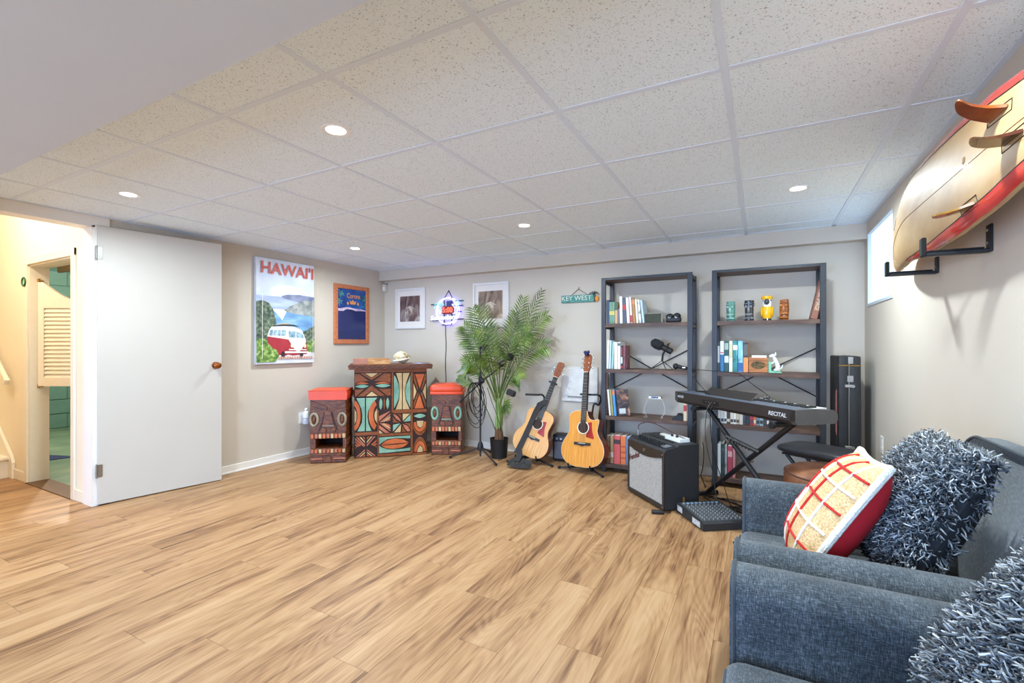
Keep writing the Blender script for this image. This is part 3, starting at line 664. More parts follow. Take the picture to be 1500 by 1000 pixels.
# ================================================================== TIKI CORNER
m_koa = RAMP('dark_koa', [(.3, (66, 30, 14)), (.5, (98, 48, 22)), (.7, (132, 68, 32))], 6, (3, 3, 14), rough=.42, bump=.15)
m_groove = M('carved_groove', (44, 18, 10), .6, var=.15)
m_or = RAMP('carved_orange', [(.3, (176, 78, 34)), (.6, (206, 104, 52))], 9, rough=.45)
m_tq = RAMP('carved_turquoise', [(.3, (104, 148, 126)), (.6, (136, 176, 150))], 9, rough=.45)
m_cr = RAMP('carved_cream', [(.3, (178, 144, 96)), (.6, (208, 176, 126))], 9, rough=.5)
m_pk = RAMP('carved_pink', [(.3, (156, 82, 60)), (.6, (190, 112, 84))], 9, rough=.45)
m_br = RAMP('carved_brown', [(.3, (110, 54, 22)), (.6, (142, 76, 36))], 9, (2, 2, 8), rough=.42)
bar = thing('tiki_bar', 'carved wooden tiki bar counter with turquoise and orange panels', 'bar counter', (-3.671, 3.442, 0), math.radians(44.8))
BWD, BHT = .735, .915
MB().box(0, .005, 0, BWD, .42, BHT, .004).build('cabinet', m_groove, bar)
MB().prism([(-.055, 0), (BWD + .055, 0), (BWD + .05, .012), (BWD + .058, .036), (BWD + .05, .05), (-.05, .05), (-.06, .034), (-.052, .014)], -.05, .47, lambda a, b, d: (a, d, BHT + b)).build('counter_top', m_koa, bar)
random.seed(5)
mbv = MB()
for k in range(16):
    xx = -.03 + k * .05
    mbv.tube([(xx, -.051, BHT + .010), (xx + .025, -.053, BHT + .026), (xx + .05, -.051, BHT + .040)], .003, 5)
mbv.build('edge_carving', M('edge_dark', (60, 26, 14), .5), bar, True)
MB().box(-.02, .30, .60, -.0, .34, .68, .002).build('side_hinge', m_koa, bar)
def bc(x, y):      # carving plan units -> counter front
    return ((x - 105) / 585.0 * BWD, BHT * (1 - (y - 226) / 722.0))
def carve(parent, name, pts, mat, cfun, d0=.005, d1=-.006, inset=.0022):
    q = [cfun(*p) for p in pts]
    cx = sum(a for a, b in q) / len(q); cz = sum(b for a, b in q) / len(q)
    o = []
    for a, b in q:
        v = Vector((cx - a, cz - b)); L = max(v.length, 1e-6); v = v / L * min(inset, L * .3)
        o.append((a + v.x, b + v.y))
    mb = MB(); n = len(o)
    # proud piece with chamfered edge
    A = [mb.bm.verts.new((a, d0, b)) for a, b in o]; Bq = [mb.bm.verts.new((a, d1 + .003, b)) for a, b in o]
    C = []
    for a, b in o:
        v = Vector((cx - a, cz - b)); L = max(v.length, 1e-6); v = v / L * min(.003, L * .3); C.append(mb.bm.verts.new((a + v.x, d1, b + v.y)))
    for k in range(n):
        mb.bm.faces.new((A[k], A[(k + 1) % n], Bq[(k + 1) % n], Bq[k])); mb.bm.faces.new((Bq[k], Bq[(k + 1) % n], C[(k + 1) % n], C[k]))
    mb.bm.faces.new(C)
    return mb.build(name, mat, parent)
def cb_(pts, mat, name='carved_panel', **kw): return carve(bar, name, pts, mat, bc, **kw)
def rct(x0, y0, x1, y1): return [(x0, y0), (x1, y0), (x1, y1), (x0, y1)]
def lens(x0, y0, x1, y1, n=9):
    up = [(x0 + (x1 - x0) * k / n, (y0 + y1) / 2 - (y1 - y0) / 2 * math.sin(PI * k / n)) for k in range(n + 1)]
    dn = [(x0 + (x1 - x0) * k / n, (y0 + y1) / 2 + (y1 - y0) / 2 * math.sin(PI * k / n)) for k in range(n - 1, 0, -1)]
    return up + dn
def arcband(cx, cy, r0x, r0y, r1x, r1y, a0, a1, n=10):
    A = [(cx + r1x * math.cos(math.radians(a0 + (a1 - a0) * k / n)), cy - r1y * math.sin(math.radians(a0 + (a1 - a0) * k / n))) for k in range(n + 1)]
    Bq = [(cx + r0x * math.cos(math.radians(a0 + (a1 - a0) * k / n)), cy - r0y * math.sin(math.radians(a0 + (a1 - a0) * k / n))) for k in range(n, -1, -1)]
    return A + Bq
# rails
for q in (rct(105, 228, 690, 252), rct(400, 252, 414, 590), rct(556, 255, 572, 930), rct(410, 566, 690, 592), rct(105, 735, 290, 762), rct(287, 565, 296, 940), rct(296, 757, 562, 776), rct(296, 920, 562, 942), rct(105, 938, 290, 948), rct(564, 930, 690, 946)):
    cb_(q, m_br, 'carved_rail', d1=-.008)
# top left face
cb_([(150, 258), (240, 318), (330, 258), (310, 256), (240, 300), (172, 256)], m_br); cb_([(185, 258), (295, 258), (240, 295)], m_cr)
cb_([(108, 262), (140, 258), (225, 322), (150, 328), (108, 340)], m_br); cb_([(395, 262), (340, 258), (255, 322), (330, 328), (395, 340)], m_br)
cb_([(108, 348), (150, 326), (200, 334), (222, 345), (160, 345)], m_or); cb_([(395, 348), (340, 326), (290, 334), (262, 345), (330, 345)], m_or)
cb_(lens(110, 346, 222, 380), m_tq); cb_(lens(268, 344, 394, 378), m_tq)
cb_([(128, 445), (240, 355), (350, 445), (305, 445), (240, 395), (180, 445)], m_br); cb_([(195, 445), (240, 405), (292, 445)], m_cr)
cb_([(108, 388), (185, 385), (118, 445), (108, 445)], m_br); cb_([(395, 388), (292, 385), (362, 445), (395, 445)], m_br)
# tall panel with two bows
cb_([(484, 258), (436, 258), (458, 330), (470, 410), (460, 490), (432, 565), (484, 565)], m_cr); cb_([(490, 258), (546, 258), (520, 330), (502, 410), (514, 490), (546, 565), (490, 565)], m_cr)
cb_([(418, 275), (432, 290), (456, 350), (465, 410), (455, 480), (430, 535), (418, 555)], m_tq); cb_([(553, 275), (544, 300), (520, 360), (508, 410), (518, 480), (543, 535), (553, 555)], m_tq)
# hourglass
cb_([(590, 270), (672, 270), (630, 395)], m_or); cb_([(585, 562), (668, 562), (628, 435)], m_or)
for s in (0, 1):
    g = (lambda x: x) if s == 0 else (lambda x: 1260 - x)
    cb_([(g(578), 258), (g(586), 275), (g(620), 400), (g(612), 410), (g(578), 320)], m_br); cb_([(g(578), 562), (g(584), 550), (g(622), 430), (g(612), 424), (g(578), 515)], m_br)
    cb_([(g(578), 345), (g(606), 418), (g(578), 490)], m_cr)
# turquoise panel with arcs
cb_([(122, 458), (188, 458), (188, 730), (128, 730), (165, 660), (172, 600), (160, 540)], m_tq); cb_([(196, 458), (284, 458), (240, 505), (212, 560), (205, 610), (214, 670), (240, 730), (196, 730)], m_tq)
cb_(arcband(85, 600, 45, 95, 72, 135, -70, 70), m_or); cb_([(107, 540), (122, 570), (126, 605), (122, 640), (107, 670)], m_cr)
cb_(arcband(300, 600, 45, 95, 86, 135, 115, 245), m_or); cb_([(284, 545), (266, 575), (260, 605), (266, 640), (284, 670)], m_cr)
# small ellipses
cb_(lens(300, 470, 330, 560), m_tq) if False else cb_([(313, 462), (326, 485), (328, 512), (324, 540), (312, 560), (302, 540), (299, 512), (302, 485)], m_tq)
cb_([(368, 458), (380, 482), (382, 508), (379, 535), (367, 558), (356, 535), (353, 508), (356, 482)], m_tq)
cb_([(341, 458), (348, 482), (350, 510), (347, 540), (341, 560), (334, 540), (331, 510), (334, 482)], m_br)
# chevrons
for k, mm in enumerate((m_pk, m_pk, m_br)):
    o_ = k * 34
    cb_([(297, 630 - o_ * .2 - 18 + o_ * 0), (297 + 60 + o_ * 0 + 30, 572), (392, 572), (297, 655 + o_ * 0)], mm) if k == 0 else None
for k in range(3):
    y = 600 + k * 24
    cb_([(300 + k * 18, 662 - k * 4), (392, 590 + k * 22), (392, 604 + k * 22), (322 + k * 18, 662 - k * 2)], (m_pk, m_cr, m_pk)[k])
    cb_([(300 + k * 18, 668 + k * 4), (392, 742 - k * 20), (392, 728 - k * 20), (322 + k * 18, 668 + k * 2)], (m_pk, m_cr, m_or)[k])
cb_([(298, 680), (385, 752), (350, 754), (298, 712)], m_pk); cb_([(298, 722), (335, 754), (298, 754)], m_cr)
# pinwheel
c0 = (482, 672)
cb_([(408, 600), (430, 600), (462, 630), (478, 666), (440, 645)], m_pk); cb_([(488, 598), (553, 598), (490, 660)], m_cr); cb_([(556, 605), (556, 664), (495, 666)], m_tq)
cb_([(556, 745), (530, 752), (500, 715), (488, 680), (530, 700)], m_pk); cb_([(478, 682), (474, 752), (418, 752)], m_cr); cb_([(410, 744), (410, 686), (472, 676)], m_tq)
cb_([(408, 618), (440, 655), (470, 670), (410, 672)], m_br); cb_([(556, 735), (525, 690), (500, 676), (556, 678)], m_br); cb_([(440, 598), (478, 598), (480, 650), (468, 622)], m_br); cb_([(522, 752), (484, 752), (486, 695), (500, 725)], m_br)
# right column
cb_(lens(580, 604, 684, 642), m_tq)
cb_([(605, 664), (662, 664), (660, 700), (645, 722), (625, 722), (608, 700)], m_cr)
cb_(arcband(632, 672, 34, 58, 54, 86, 180, 360), m_or); cb_(arcband(632, 672, 58, 92, 62, 118, 190, 350), m_br)
cb_([(608, 928), (660, 926), (656, 890), (634, 868), (614, 892)], m_cr)
cb_(arcband(634, 930, 32, 68, 50, 100, 5, 175), m_or); cb_(arcband(634, 930, 54, 106, 60, 132, 5, 175), m_br)
# diagonal stripes
for k in range(4):
    d = k * 24
    cb_([(110 + d * .0, 775 + d), (110, 792 + d), (182, 858 - 0 + d * 0 + 0), (182, 846)], (m_pk, m_br, m_or, m_pk)[k]) if k < 1 else None
for s in (0, 1):
    g = (lambda x: x) if s == 0 else (lambda x: 392 - x)
    for k in range(3):
        a, b = 118 + k * 24, 772
        cb_([(g(a), b), (g(a + 14), b), (g(190), b + (190 - a - 14) * 1.15), (g(190), b + (190 - a) * 1.15)], (m_pk, m_cr, m_or)[k])
        cb_([(g(110), 800 + k * 28), (g(110), 816 + k * 28), (g(150 - k * 12), 850 + k * 4), (g(158 - k * 14), 842 + k * 4)], (m_or, m_pk, m_br)[k])
    for k in range(3):
        a = 118 + k * 24
        cb_([(g(a), 934), (g(a + 14), 934), (g(190), 934 - (190 - a - 14) * .85), (g(190), 934 - (190 - a) * .85)], (m_pk, m_cr, m_or)[k])
# lips panel
cb_([(298, 785), (555, 782), (555, 806), (500, 800), (425, 793), (360, 802), (315, 830), (298, 845)], m_tq); cb_([(298, 915), (555, 908), (555, 884), (500, 890), (425, 893), (360, 886), (315, 866), (298, 850)], m_tq)
cb_([(312, 848), (350, 815), (425, 798), (495, 812), (540, 840), (425, 845)], m_or); cb_([(312, 852), (350, 878), (425, 888), (495, 876), (540, 846), (425, 851)], m_or)
# things on the counter
def on_bar(u, v):     # counter coordinates -> world
    a = math.radians(44.8); return (-3.671 + u * math.cos(a) - v * math.sin(a), 3.442 + u * math.sin(a) + v * math.cos(a))
BT = BHT + .05
x_, y_ = on_bar(.16, .18)
tr = thing('wooden_box', 'low pale wooden box on the tiki bar', 'box', (x_, y_, BT), math.radians(44.8))
m_pine = RAMP('pale_pine', [(.3, (158, 104, 56)), (.55, (196, 142, 88)), (.7, (214, 164, 108))], 7, (2, 8, 12), rough=.5)
MB().box(-.175, -.10, 0, .20, -.088, .058).build('front_board', m_pine, tr); MB().box(-.175, .088, 0, .20, .10, .058).build('back_board', m_pine, tr)
MB().box(-.175, -.088, 0, -.163, .088, .058).build('end_board', m_pine, tr); MB().box(.188, -.088, 0, .20, .088, .058).build('end_board', m_pine, tr)
MB().box(-.163, -.088, 0, .188, .088, .01).build('bottom_board', m_pine, tr); MB().box(-.175, -.101, 0, -.03, -.09, .0585).build('end_label', M('pinkish_wood', (170, 112, 92), .6), tr)
x_, y_ = on_bar(.485, .15)
sh = thing('conch_shell', 'cream knobbly seashell resting on the tiki bar', 'seashell', (x_, y_, BT), math.radians(30))
def shell(u, v):
    a = u * 2 * PI; t = v
    r = .078 * math.sin(PI * (.06 + .90 * t)) ** .8 * (1 + .10 * math.sin(3 * a + 9 * t) + .06 * math.sin(7 * a))
    return (-.09 + .18 * t, r * math.cos(a) * .92, .070 + r * math.sin(a) * .80)
MB().grid(shell, 24, 14, cu=True).build('body_whorl', RAMP('shell_cream', [(.3, (150, 128, 96)), (.5, (206, 188, 152)), (.65, (232, 220, 194))], 16, rough=.4, bump=.3), sh, True, 80)
for k in range(6):
    a = .4 + k * .5
    MB().cyl((-.05 + k * .02, .045 * math.cos(a), .065 + .045 * math.sin(a)), (-.06 + k * .024, .085 * math.cos(a), .068 + .072 * math.sin(a)), .02, .004, 8).build('knob', MATS['shell_cream'], sh, True)
MB().tube(smooth_path([(-.085, -.03, .03), (-.02, -.068, .035), (.05, -.06, .05), (.085, -.02, .06)], 6), .010, 8).build('lip', M('shell_pale', (232, 216, 190), .4), sh, True)
x_, y_ = on_bar(.66, .13)
tag(MB().prism([(-.06, -.03), (.07, -.04), (.085, .03), (-.04, .045)], 0, .006, lambda a, b, d: (x_ + a, y_ + b, BT + d)).build('brochure', RAMP('brochure_print', [(.4, (226, 226, 232)), (.5, (120, 150, 206)), (.62, (236, 232, 230))], 30, rough=.4)), 'blue and white brochure lying on the tiki bar', 'brochure')
# ---- tiki stools
m_st = RAMP('stool_wood', [(.3, (70, 34, 16)), (.5, (106, 54, 24)), (.7, (144, 82, 40))], 7, (3, 3, 10), rough=.45, bump=.2)
m_std = M('stool_groove', (50, 22, 12), .55, var=.2)
m_grey = RAMP('stool_grey', [(.3, (126, 112, 92)), (.6, (168, 152, 128))], 12, rough=.5)
m_cush = M('orange_red_vinyl', (232, 76, 34), .38, var=.05, scale=6, bump=.05, bscale=200)
def stool(label, loc, rz, wd, ht, mats, puffy):
    t = thing('tiki_stool', label, 'stool', loc, rz)
    eye, tooth = mats; dp = wd * .95; sx = wd / 365.0; H = ht
    def sc(x, y): return ((x - 100) * sx, H * (1 - (y - 250) / 662.0))
    _, z0 = sc(0, 758); _, z1 = sc(0, 660); xa, _ = sc(155, 0); xb, _ = sc(430, 0)
    MB().box(0, 0, 0, wd, dp, z0, .006).build('lower_body', m_st, t)
    MB().box(0, 0, z1, wd, dp, H, .006).build('upper_body', m_st, t)
    MB().box(0, 0, z0, xa, dp, z1).build('mouth_side', m_st, t); MB().box(xb, 0, z0, wd, dp, z1).build('mouth_side', m_st, t)
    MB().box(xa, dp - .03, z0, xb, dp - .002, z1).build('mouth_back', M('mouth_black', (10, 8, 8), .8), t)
    def S(pts, mat, name, d1=-.009): return carve(t, name, pts, mat, sc, .004, d1, .001)
    # brow: two swooping ridges
    for s in (0, 1):
        g = (lambda x: x) if s == 0 else (lambda x: 565 - x)
        S([(g(104), 285), (g(150), 300), (g(215), 335), (g(270), 365), (g(275), 335), (g(220), 312), (g(160), 285), (g(104), 268)], m_st, 'brow_ridge', -.014)
        S([(g(104), 318), (g(160), 335), (g(225), 362), (g(160), 352), (g(104), 340)], m_st, 'brow_ridge', -.011)
        S(arcband(g(140) if s == 0 else g(140), 462, 26, 50, 46, 76, 0, 360, 18)[:-1], eye, 'eye_ring', -.016) if False else None
        cx = g(142)
        mb = MB(); pts = []
        for k in range(22):
            a = 2 * PI * k / 22; px_, pz_ = sc(cx + 36 * math.cos(a), 462 + 62 * math.sin(a)); pts.append((min(max(px_, .006), wd - .006), -.008, pz_))
        mb.tube(pts, .0125, 8, True).build('eye_ring', eye, t, True)
        px_, pz_ = sc(cx, 462); MB().ball((px_, -.004, pz_), (.020, .010, .034), 12, 8).build('eyeball', m_st, t, True)
        S([(g(240), 385), (g(252), 385), (g(235), 470), (g(205), 560), (g(182), 590), (g(190), 555), (g(222), 470)], m_std, 'nose_line', -.006)
        S([(g(205), 560), (g(232), 545), (g(262), 560), (g(268), 590), (g(210), 592)], m_st, 'nostril', -.018)
    S([(252, 385), (312, 385), (340, 500), (345, 525), (220, 525), (228, 490)], m_st, 'nose', -.016)
    S([(222, 520), (345, 520), (345, 530), (222, 530)], eye, 'nose_tip', -.018)
    n = 9
    for k in range(n):
        a = 108 + k * 39.5
        S([(a, 608), (a + 33, 608), (a + 33, 656), (a + 4, 656)], (m_or, m_pk, tooth)[k % 3], 'tooth', -.015)
        S([(a, 768), (a + 33, 768), (a + 31, 806), (a + 2, 806)], (m_pk, m_or, tooth)[k % 3], 'tooth', -.013)
    S([(104, 596), (462, 596), (462, 606), (104, 606)], m_st, 'lip', -.014); S([(104, 808), (462, 808), (462, 826), (104, 826)], m_st, 'lip', -.016)
    for s in (0, 1):
        g = (lambda x: x) if s == 0 else (lambda x: 565 - x)
        for k in range(3): S([(g(106), 834 + k * 22), (g(225), 834 + k * 20), (g(235), 848 + k * 20), (g(108), 852 + k * 22)], (m_st, m_pk, m_st)[k], 'finger', -.012)
    S([(262, 830), (305, 830), (318, 905), (250, 905)], m_st, 'chin_wedge', -.014)
    # side notches
    mb = MB()
    for zz in (.08, .17, .42, .52): mb.box(wd - .002, .04, zz, wd + .008, dp - .04, zz + .05, .003)
    mb.build('side_carving', m_st, t)
    c = MB()
    if puffy:
        c.box(-.018, -.02, H + .005, wd + .018, dp + .02, H + .095, .034, 4); c.build('cushion', m_cush, t, True, 60)
        MB().box(-.014, -.016, H - .012, wd + .014, dp + .016, H + .02, .008, 2).build('cushion_band', m_cush, t, True)
    else:
        c.prism([(-.008, 0), (wd + .006, -.004), (wd + .012, .045), (wd + .004, .092), (.0, .092), (-.012, .09), (-.012, .04)], -.016, dp + .014, lambda a, b, d: (a, d, H - .008 + b))
        c.build('cushion', m_cush, t)
        MB().tube([(-.012, -.018, H + .084), (wd + .004, -.018, H + .084)], .005, 6).build('cushion_seam', m_cush, t, True)
    return t
stool('carved brown tiki stool with flat orange cushion beside the wall outlet', (-3.907, 3.098, 0), math.radians(37.5), .342, .635, (m_grey, m_cr), False)
stool('carved tiki stool with turquoise eyes and puffy red cushion beside the microphone stand', (-3.085, 3.957, 0), math.radians(28), .318, .652, (m_tq, m_cr), True)
# ================================================================== PALM, MICROPHONE STAND, GUITARS
random.seed(11)
pm = thing('potted_palm', 'tall green potted palm in a black pot before the framed print', 'plant', (-2.397, 4.20, 0))
m_frond = RAMP('palm_green', [(.3, (48, 70, 20)), (.5, (80, 104, 32)), (.7, (126, 144, 60))], 9, rough=.38, spec=.5)
m_stem = RAMP('palm_stem', [(.3, (92, 122, 52)), (.6, (142, 162, 88))], 8, (3, 3, 1), rough=.45)
m_husk = M('palm_husk', (104, 70, 44), .8, var=.3, scale=30, stretch=(3, 3, .6))
MB().lathe([(.078, 0), (.082, .004), (.095, .19), (.099, .20), (.093, .202), (.088, .17), (.01, .168)], 28).build('pot', M('pot_black', (24, 22, 21), .55), pm, True)
MB().lathe([(.088, .165), (.05, .176), (.001, .178)], 20).build('soil', M('soil', (44, 32, 24), .9, var=.3, bump=.5), pm)
def frond(base, tip, sag, pairs=17, L=.21, twist=0.0, pet=0.35):
    b, t = Vector(base), Vector(tip); N = 18
    mid = (b + t) / 2 + Vector((0, 0, sag))
    pts = [(1 - s) ** 2 * b + 2 * s * (1 - s) * mid + s * s * t for s in [k / N for k in range(N + 1)]]
    mb = MB().tube(pts, [.0065 - .0048 * k / N for k in range(N + 1)], 6)
    at = lambda s: (1 - s) ** 2 * b + 2 * s * (1 - s) * mid + s * s * t
    for k in range(pairs):
        s = pet + (1 - pet) * (k + .5) / pairs
        p = at(s); d = (at(min(1, s + .01)) - at(s - .01)).normalized()
        side = d.cross(Vector((math.sin(twist), -math.cos(twist), 0.35))).normalized()
        nrm = side.cross(d).normalized()
        ln = L * (0.35 + .65 * math.sin(PI * (0.16 + .80 * (k + .5) / pairs))) * random.uniform(.9, 1.08)
        for sg in (-1, 1):
            dirv = (side * sg * .86 + d * (.55 + .35 * k / pairs)).normalized()
            droop = Vector((0, 0, -1)) * ln * .20
            m1 = p + dirv * ln * .45 + droop * .15; e = p + dirv * ln + droop
            wv = dirv.cross(nrm).normalized() * .0085
            m1 += Vector((random.uniform(-.006, .006), random.uniform(-.006, .006), random.uniform(-.004, .004)))
            q = [p - wv * .35, m1 - wv, e, m1 + wv, p + wv * .35]
            if max(v.y for v in q) > .285:
                for v in q: v.y = min(v.y, .285)
            m2 = m1 + nrm * .003
            V = [mb.bm.verts.new(v) for v in q]; c = mb.bm.verts.new(m2); o2 = mb.bm.verts.new(p)
            for f_ in ((V[0], V[1], c, o2), (o2, c, V[3], V[4]), (V[1], V[2], c), (c, V[2], V[3])):
                mb.bm.faces.new(f_)
    return mb.build('frond', m_frond, pm)
FR = [((-.03, 0, .62), (-.34, .02, 1.56), .16, .3), ((-.01, -.02, .66), (-.17, -.10, 1.57), .10, .1), ((.0, .03, .70), (.21, .14, 1.66), .10, -.2), ((.02, 0, .68), (.46, .05, 1.71), .10, -.5),
      ((.03, .0, .66), (.54, .0, 1.46), .26, -.3), ((.03, -.01, .60), (.55, -.02, 1.16), .30, -.2), ((-.03, 0, .60), (-.40, .0, 1.24), .28, .3), ((-.03, -.02, .56), (-.40, -.06, .98), .28, .3),
      ((.0, -.03, .60), (.04, -.36, 1.04), .22, 0), ((.02, -.03, .62), (.18, -.30, 1.16), .22, -.1), ((.03, -.02, .56), (.33, -.16, .84), .26, -.3), ((-.02, -.03, .58), (-.19, -.30, .96), .24, .2),
      ((.02, -.02, .64), (.42, -.14, 1.30), .28, -.2), ((-.02, -.03, .62), (-.30, -.20, 1.36), .22, .2), ((.01, .02, .70), (.10, .16, 1.50), .06, 0), ((-.02, .03, .66), (-.20, .14, 1.36), .12, .2)]
for b, t, sg, tw in FR: frond(b, t, sg, twist=tw)
frond((-.03, -.01, .26), (-.43, -.12, .82), .26, 14, .10, .4, .6)
frond((.04, -.02, .24), (.15, -.12, .50), .42, 14, .12, -.3, .55)
for k, (b, t, sg, tw) in enumerate(FR[:9]):
    a = 2 * PI * k / 9; rb = .036
    p0 = Vector((rb * math.cos(a), rb * math.sin(a), .168)); p1 = Vector(b)
    MB().tube([p0, p0.lerp(p1, .5) + Vector((0, 0, .0)), p1, p1 + (Vector(t) - p1) * .03 + Vector((0, 0, .02))], [.013, .011, .008, .006], 8).build('stem', m_stem, pm, True)
    MB().tube([p0, p0.lerp(p1, .18), p0.lerp(p1, .34)], [.018, .016, .0115], 8).build('husk', m_husk, pm, True)
# ---- microphone stand
ms = thing('microphone_stand', 'black tripod microphone stand with boom arm beside the potted palm', 'microphone stand', (-2.52, 4.03, 0))
MB().cyl((0, 0, .035), (0, 0, 1.145), .0095, n=10).build('pole', m_black, ms, True)
MB().lathe([(.016, .09), (.03, .10), (.032, .125), (.026, .16), (.014, .185)], 16).build('hub', m_blackp, ms, True)
for ex, ey in ((-.30, -.105), (.265, -.14), (-.06, .29)):
    lg = MB().tube([(0, 0, .125), (ex, ey, .018)], .008, 8).build('leg', m_black, ms, True)
    MB().tube([(ex * .95, ey * .95, .022), (ex * 1.03, ey * 1.03, .011)], .0115, 8).build('rubber_foot', m_rubber, lg, True)
MB().lathe([(.014, .76), (.02, .775), (.02, .835), (.014, .85)], 14).build('clutch', m_blackp, ms, True)
MB().ball((.03, -.015, .805), (.03, .02, .03), 12, 8).build('boom_swivel', m_blackp, ms, True)
MB().tube([(-.23, -.03, .575), (.03, -.015, .80), (.29, .0, .985)], .0068, 8).build('boom_arm', m_black, ms, True)
MB().cyl((-.23, -.03, .575), (-.185, -.026, .614), .012, n=10).build('counterweight', m_blackp, ms, True)
MB().tube([(.0, 0, 1.135), (.03, -.01, 1.155), (.055, -.015, 1.115)], .013, 8).build('clip', m_blackp, ms, True)
MB().box(.08, -.03, .745, .17, .02, .80, .008, mtx=Matrix.Rotation(math.radians(18), 4, 'Y')).build('phone_holder', m_blackp, ms)
mc = thing('boom_microphone', 'silver handheld microphone with black foam head on the boom stand', 'microphone', (-2.52, 4.03, 0))
MB().tube([(.17, -.02, .965), (.24, -.02, .997), (.32, -.02, 1.035)], [.012, .016, .022], 12).build('handle', M('mic_grey', (96, 94, 92), .35, .6), mc, True)
MB().ball((.352, -.02, 1.05), (.040, .038, .038), 16, 12).build('foam_head', M('foam_black', (12, 12, 14), .95, bump=.4, bscale=300), mc, True)
MB().tube([(.22, -.015, .985), (.245, -.008, .957)], .016, 8).build('mic_clip', m_blackp, mc, True)
cbl = MB()
for k in range(7):
    cx, cz, rx, rz, ph = -.02 + .03 * math.sin(k * 2.1), .66 - .018 * k, .06 + .012 * (k % 4), .13 + .016 * k, k * .5
    pts = [(cx + rx * math.cos(a + ph) * (1 + .1 * math.sin(2 * a)), -.03 - .008 * k * math.cos(a) - .012, cz + rz * math.sin(a + ph)) for a in [2 * PI * j / 26 for j in range(26)]]
    cbl.tube(pts, .0034, 5, True)
cbl = cbl.build('coiled_cable', m_rubber, None, True); cbl.location = (-2.52, 4.03, 0)
tag(cbl, 'loops of black cable hanging on the microphone stand', 'cable')
tag(MB().tube(smooth_path([(-2.42, 4.0, .74), (-2.36, 3.99, .60), (-2.30, 4.0, .45), (-2.27, 4.02, .32), (-2.275, 4.06, .18), (-2.30, 4.10, .03), (-2.33, 4.06, .004)], 6), .0032, 5).build('loose_cable', m_rubber, None, True), 'thin black cable drooping from the stand towards the palm pot', 'cable')
# ---- acoustic guitars (length along +z, front towards -y, origin at the lower end of the top)
def outline(kp, mirror_cut=None, n=8):
    def side(K): return [(v.x, v.y) for v in smooth_path([(a, b, 0) for a, b in K], n)]
    R = side(kp if mirror_cut is None else mirror_cut); Lf = side(kp)
    return [(w_, z) for z, w_ in R] + [(-w_, z) for z, w_ in reversed(Lf)][1:-1]
m_spruce1 = RAMP('spruce_pale', [(.3, (202, 138, 70)), (.55, (222, 162, 92)), (.7, (232, 178, 108))], 6, (26, 1, .8), rough=.28, coat=.3)
m_spruce2 = RAMP('spruce_honey', [(.3, (196, 120, 38)), (.55, (218, 146, 58)), (.7, (230, 164, 76))], 6, (26, 1, .8), rough=.25, coat=.3)
m_rose = RAMP('rosewood', [(.3, (58, 24, 14)), (.55, (92, 40, 22)), (.7, (124, 58, 32))], 7, (10, 6, 1), rough=.3, coat=.3)
m_mahog = RAMP('mahogany', [(.3, (104, 48, 24)), (.6, (146, 76, 38))], 7, (12, 6, 1), rough=.3, coat=.3)
m_ebony = M('ebony', (30, 26, 26), .45, var=.2)
m_nut = M('bone', (228, 218, 198), .4)
m_pg2 = RAMP('red_tortoise', [(.4, (128, 18, 20)), (.6, (176, 30, 28))], 14, rough=.2)
m_string = M('string_steel', (170, 166, 158), .35, .8)
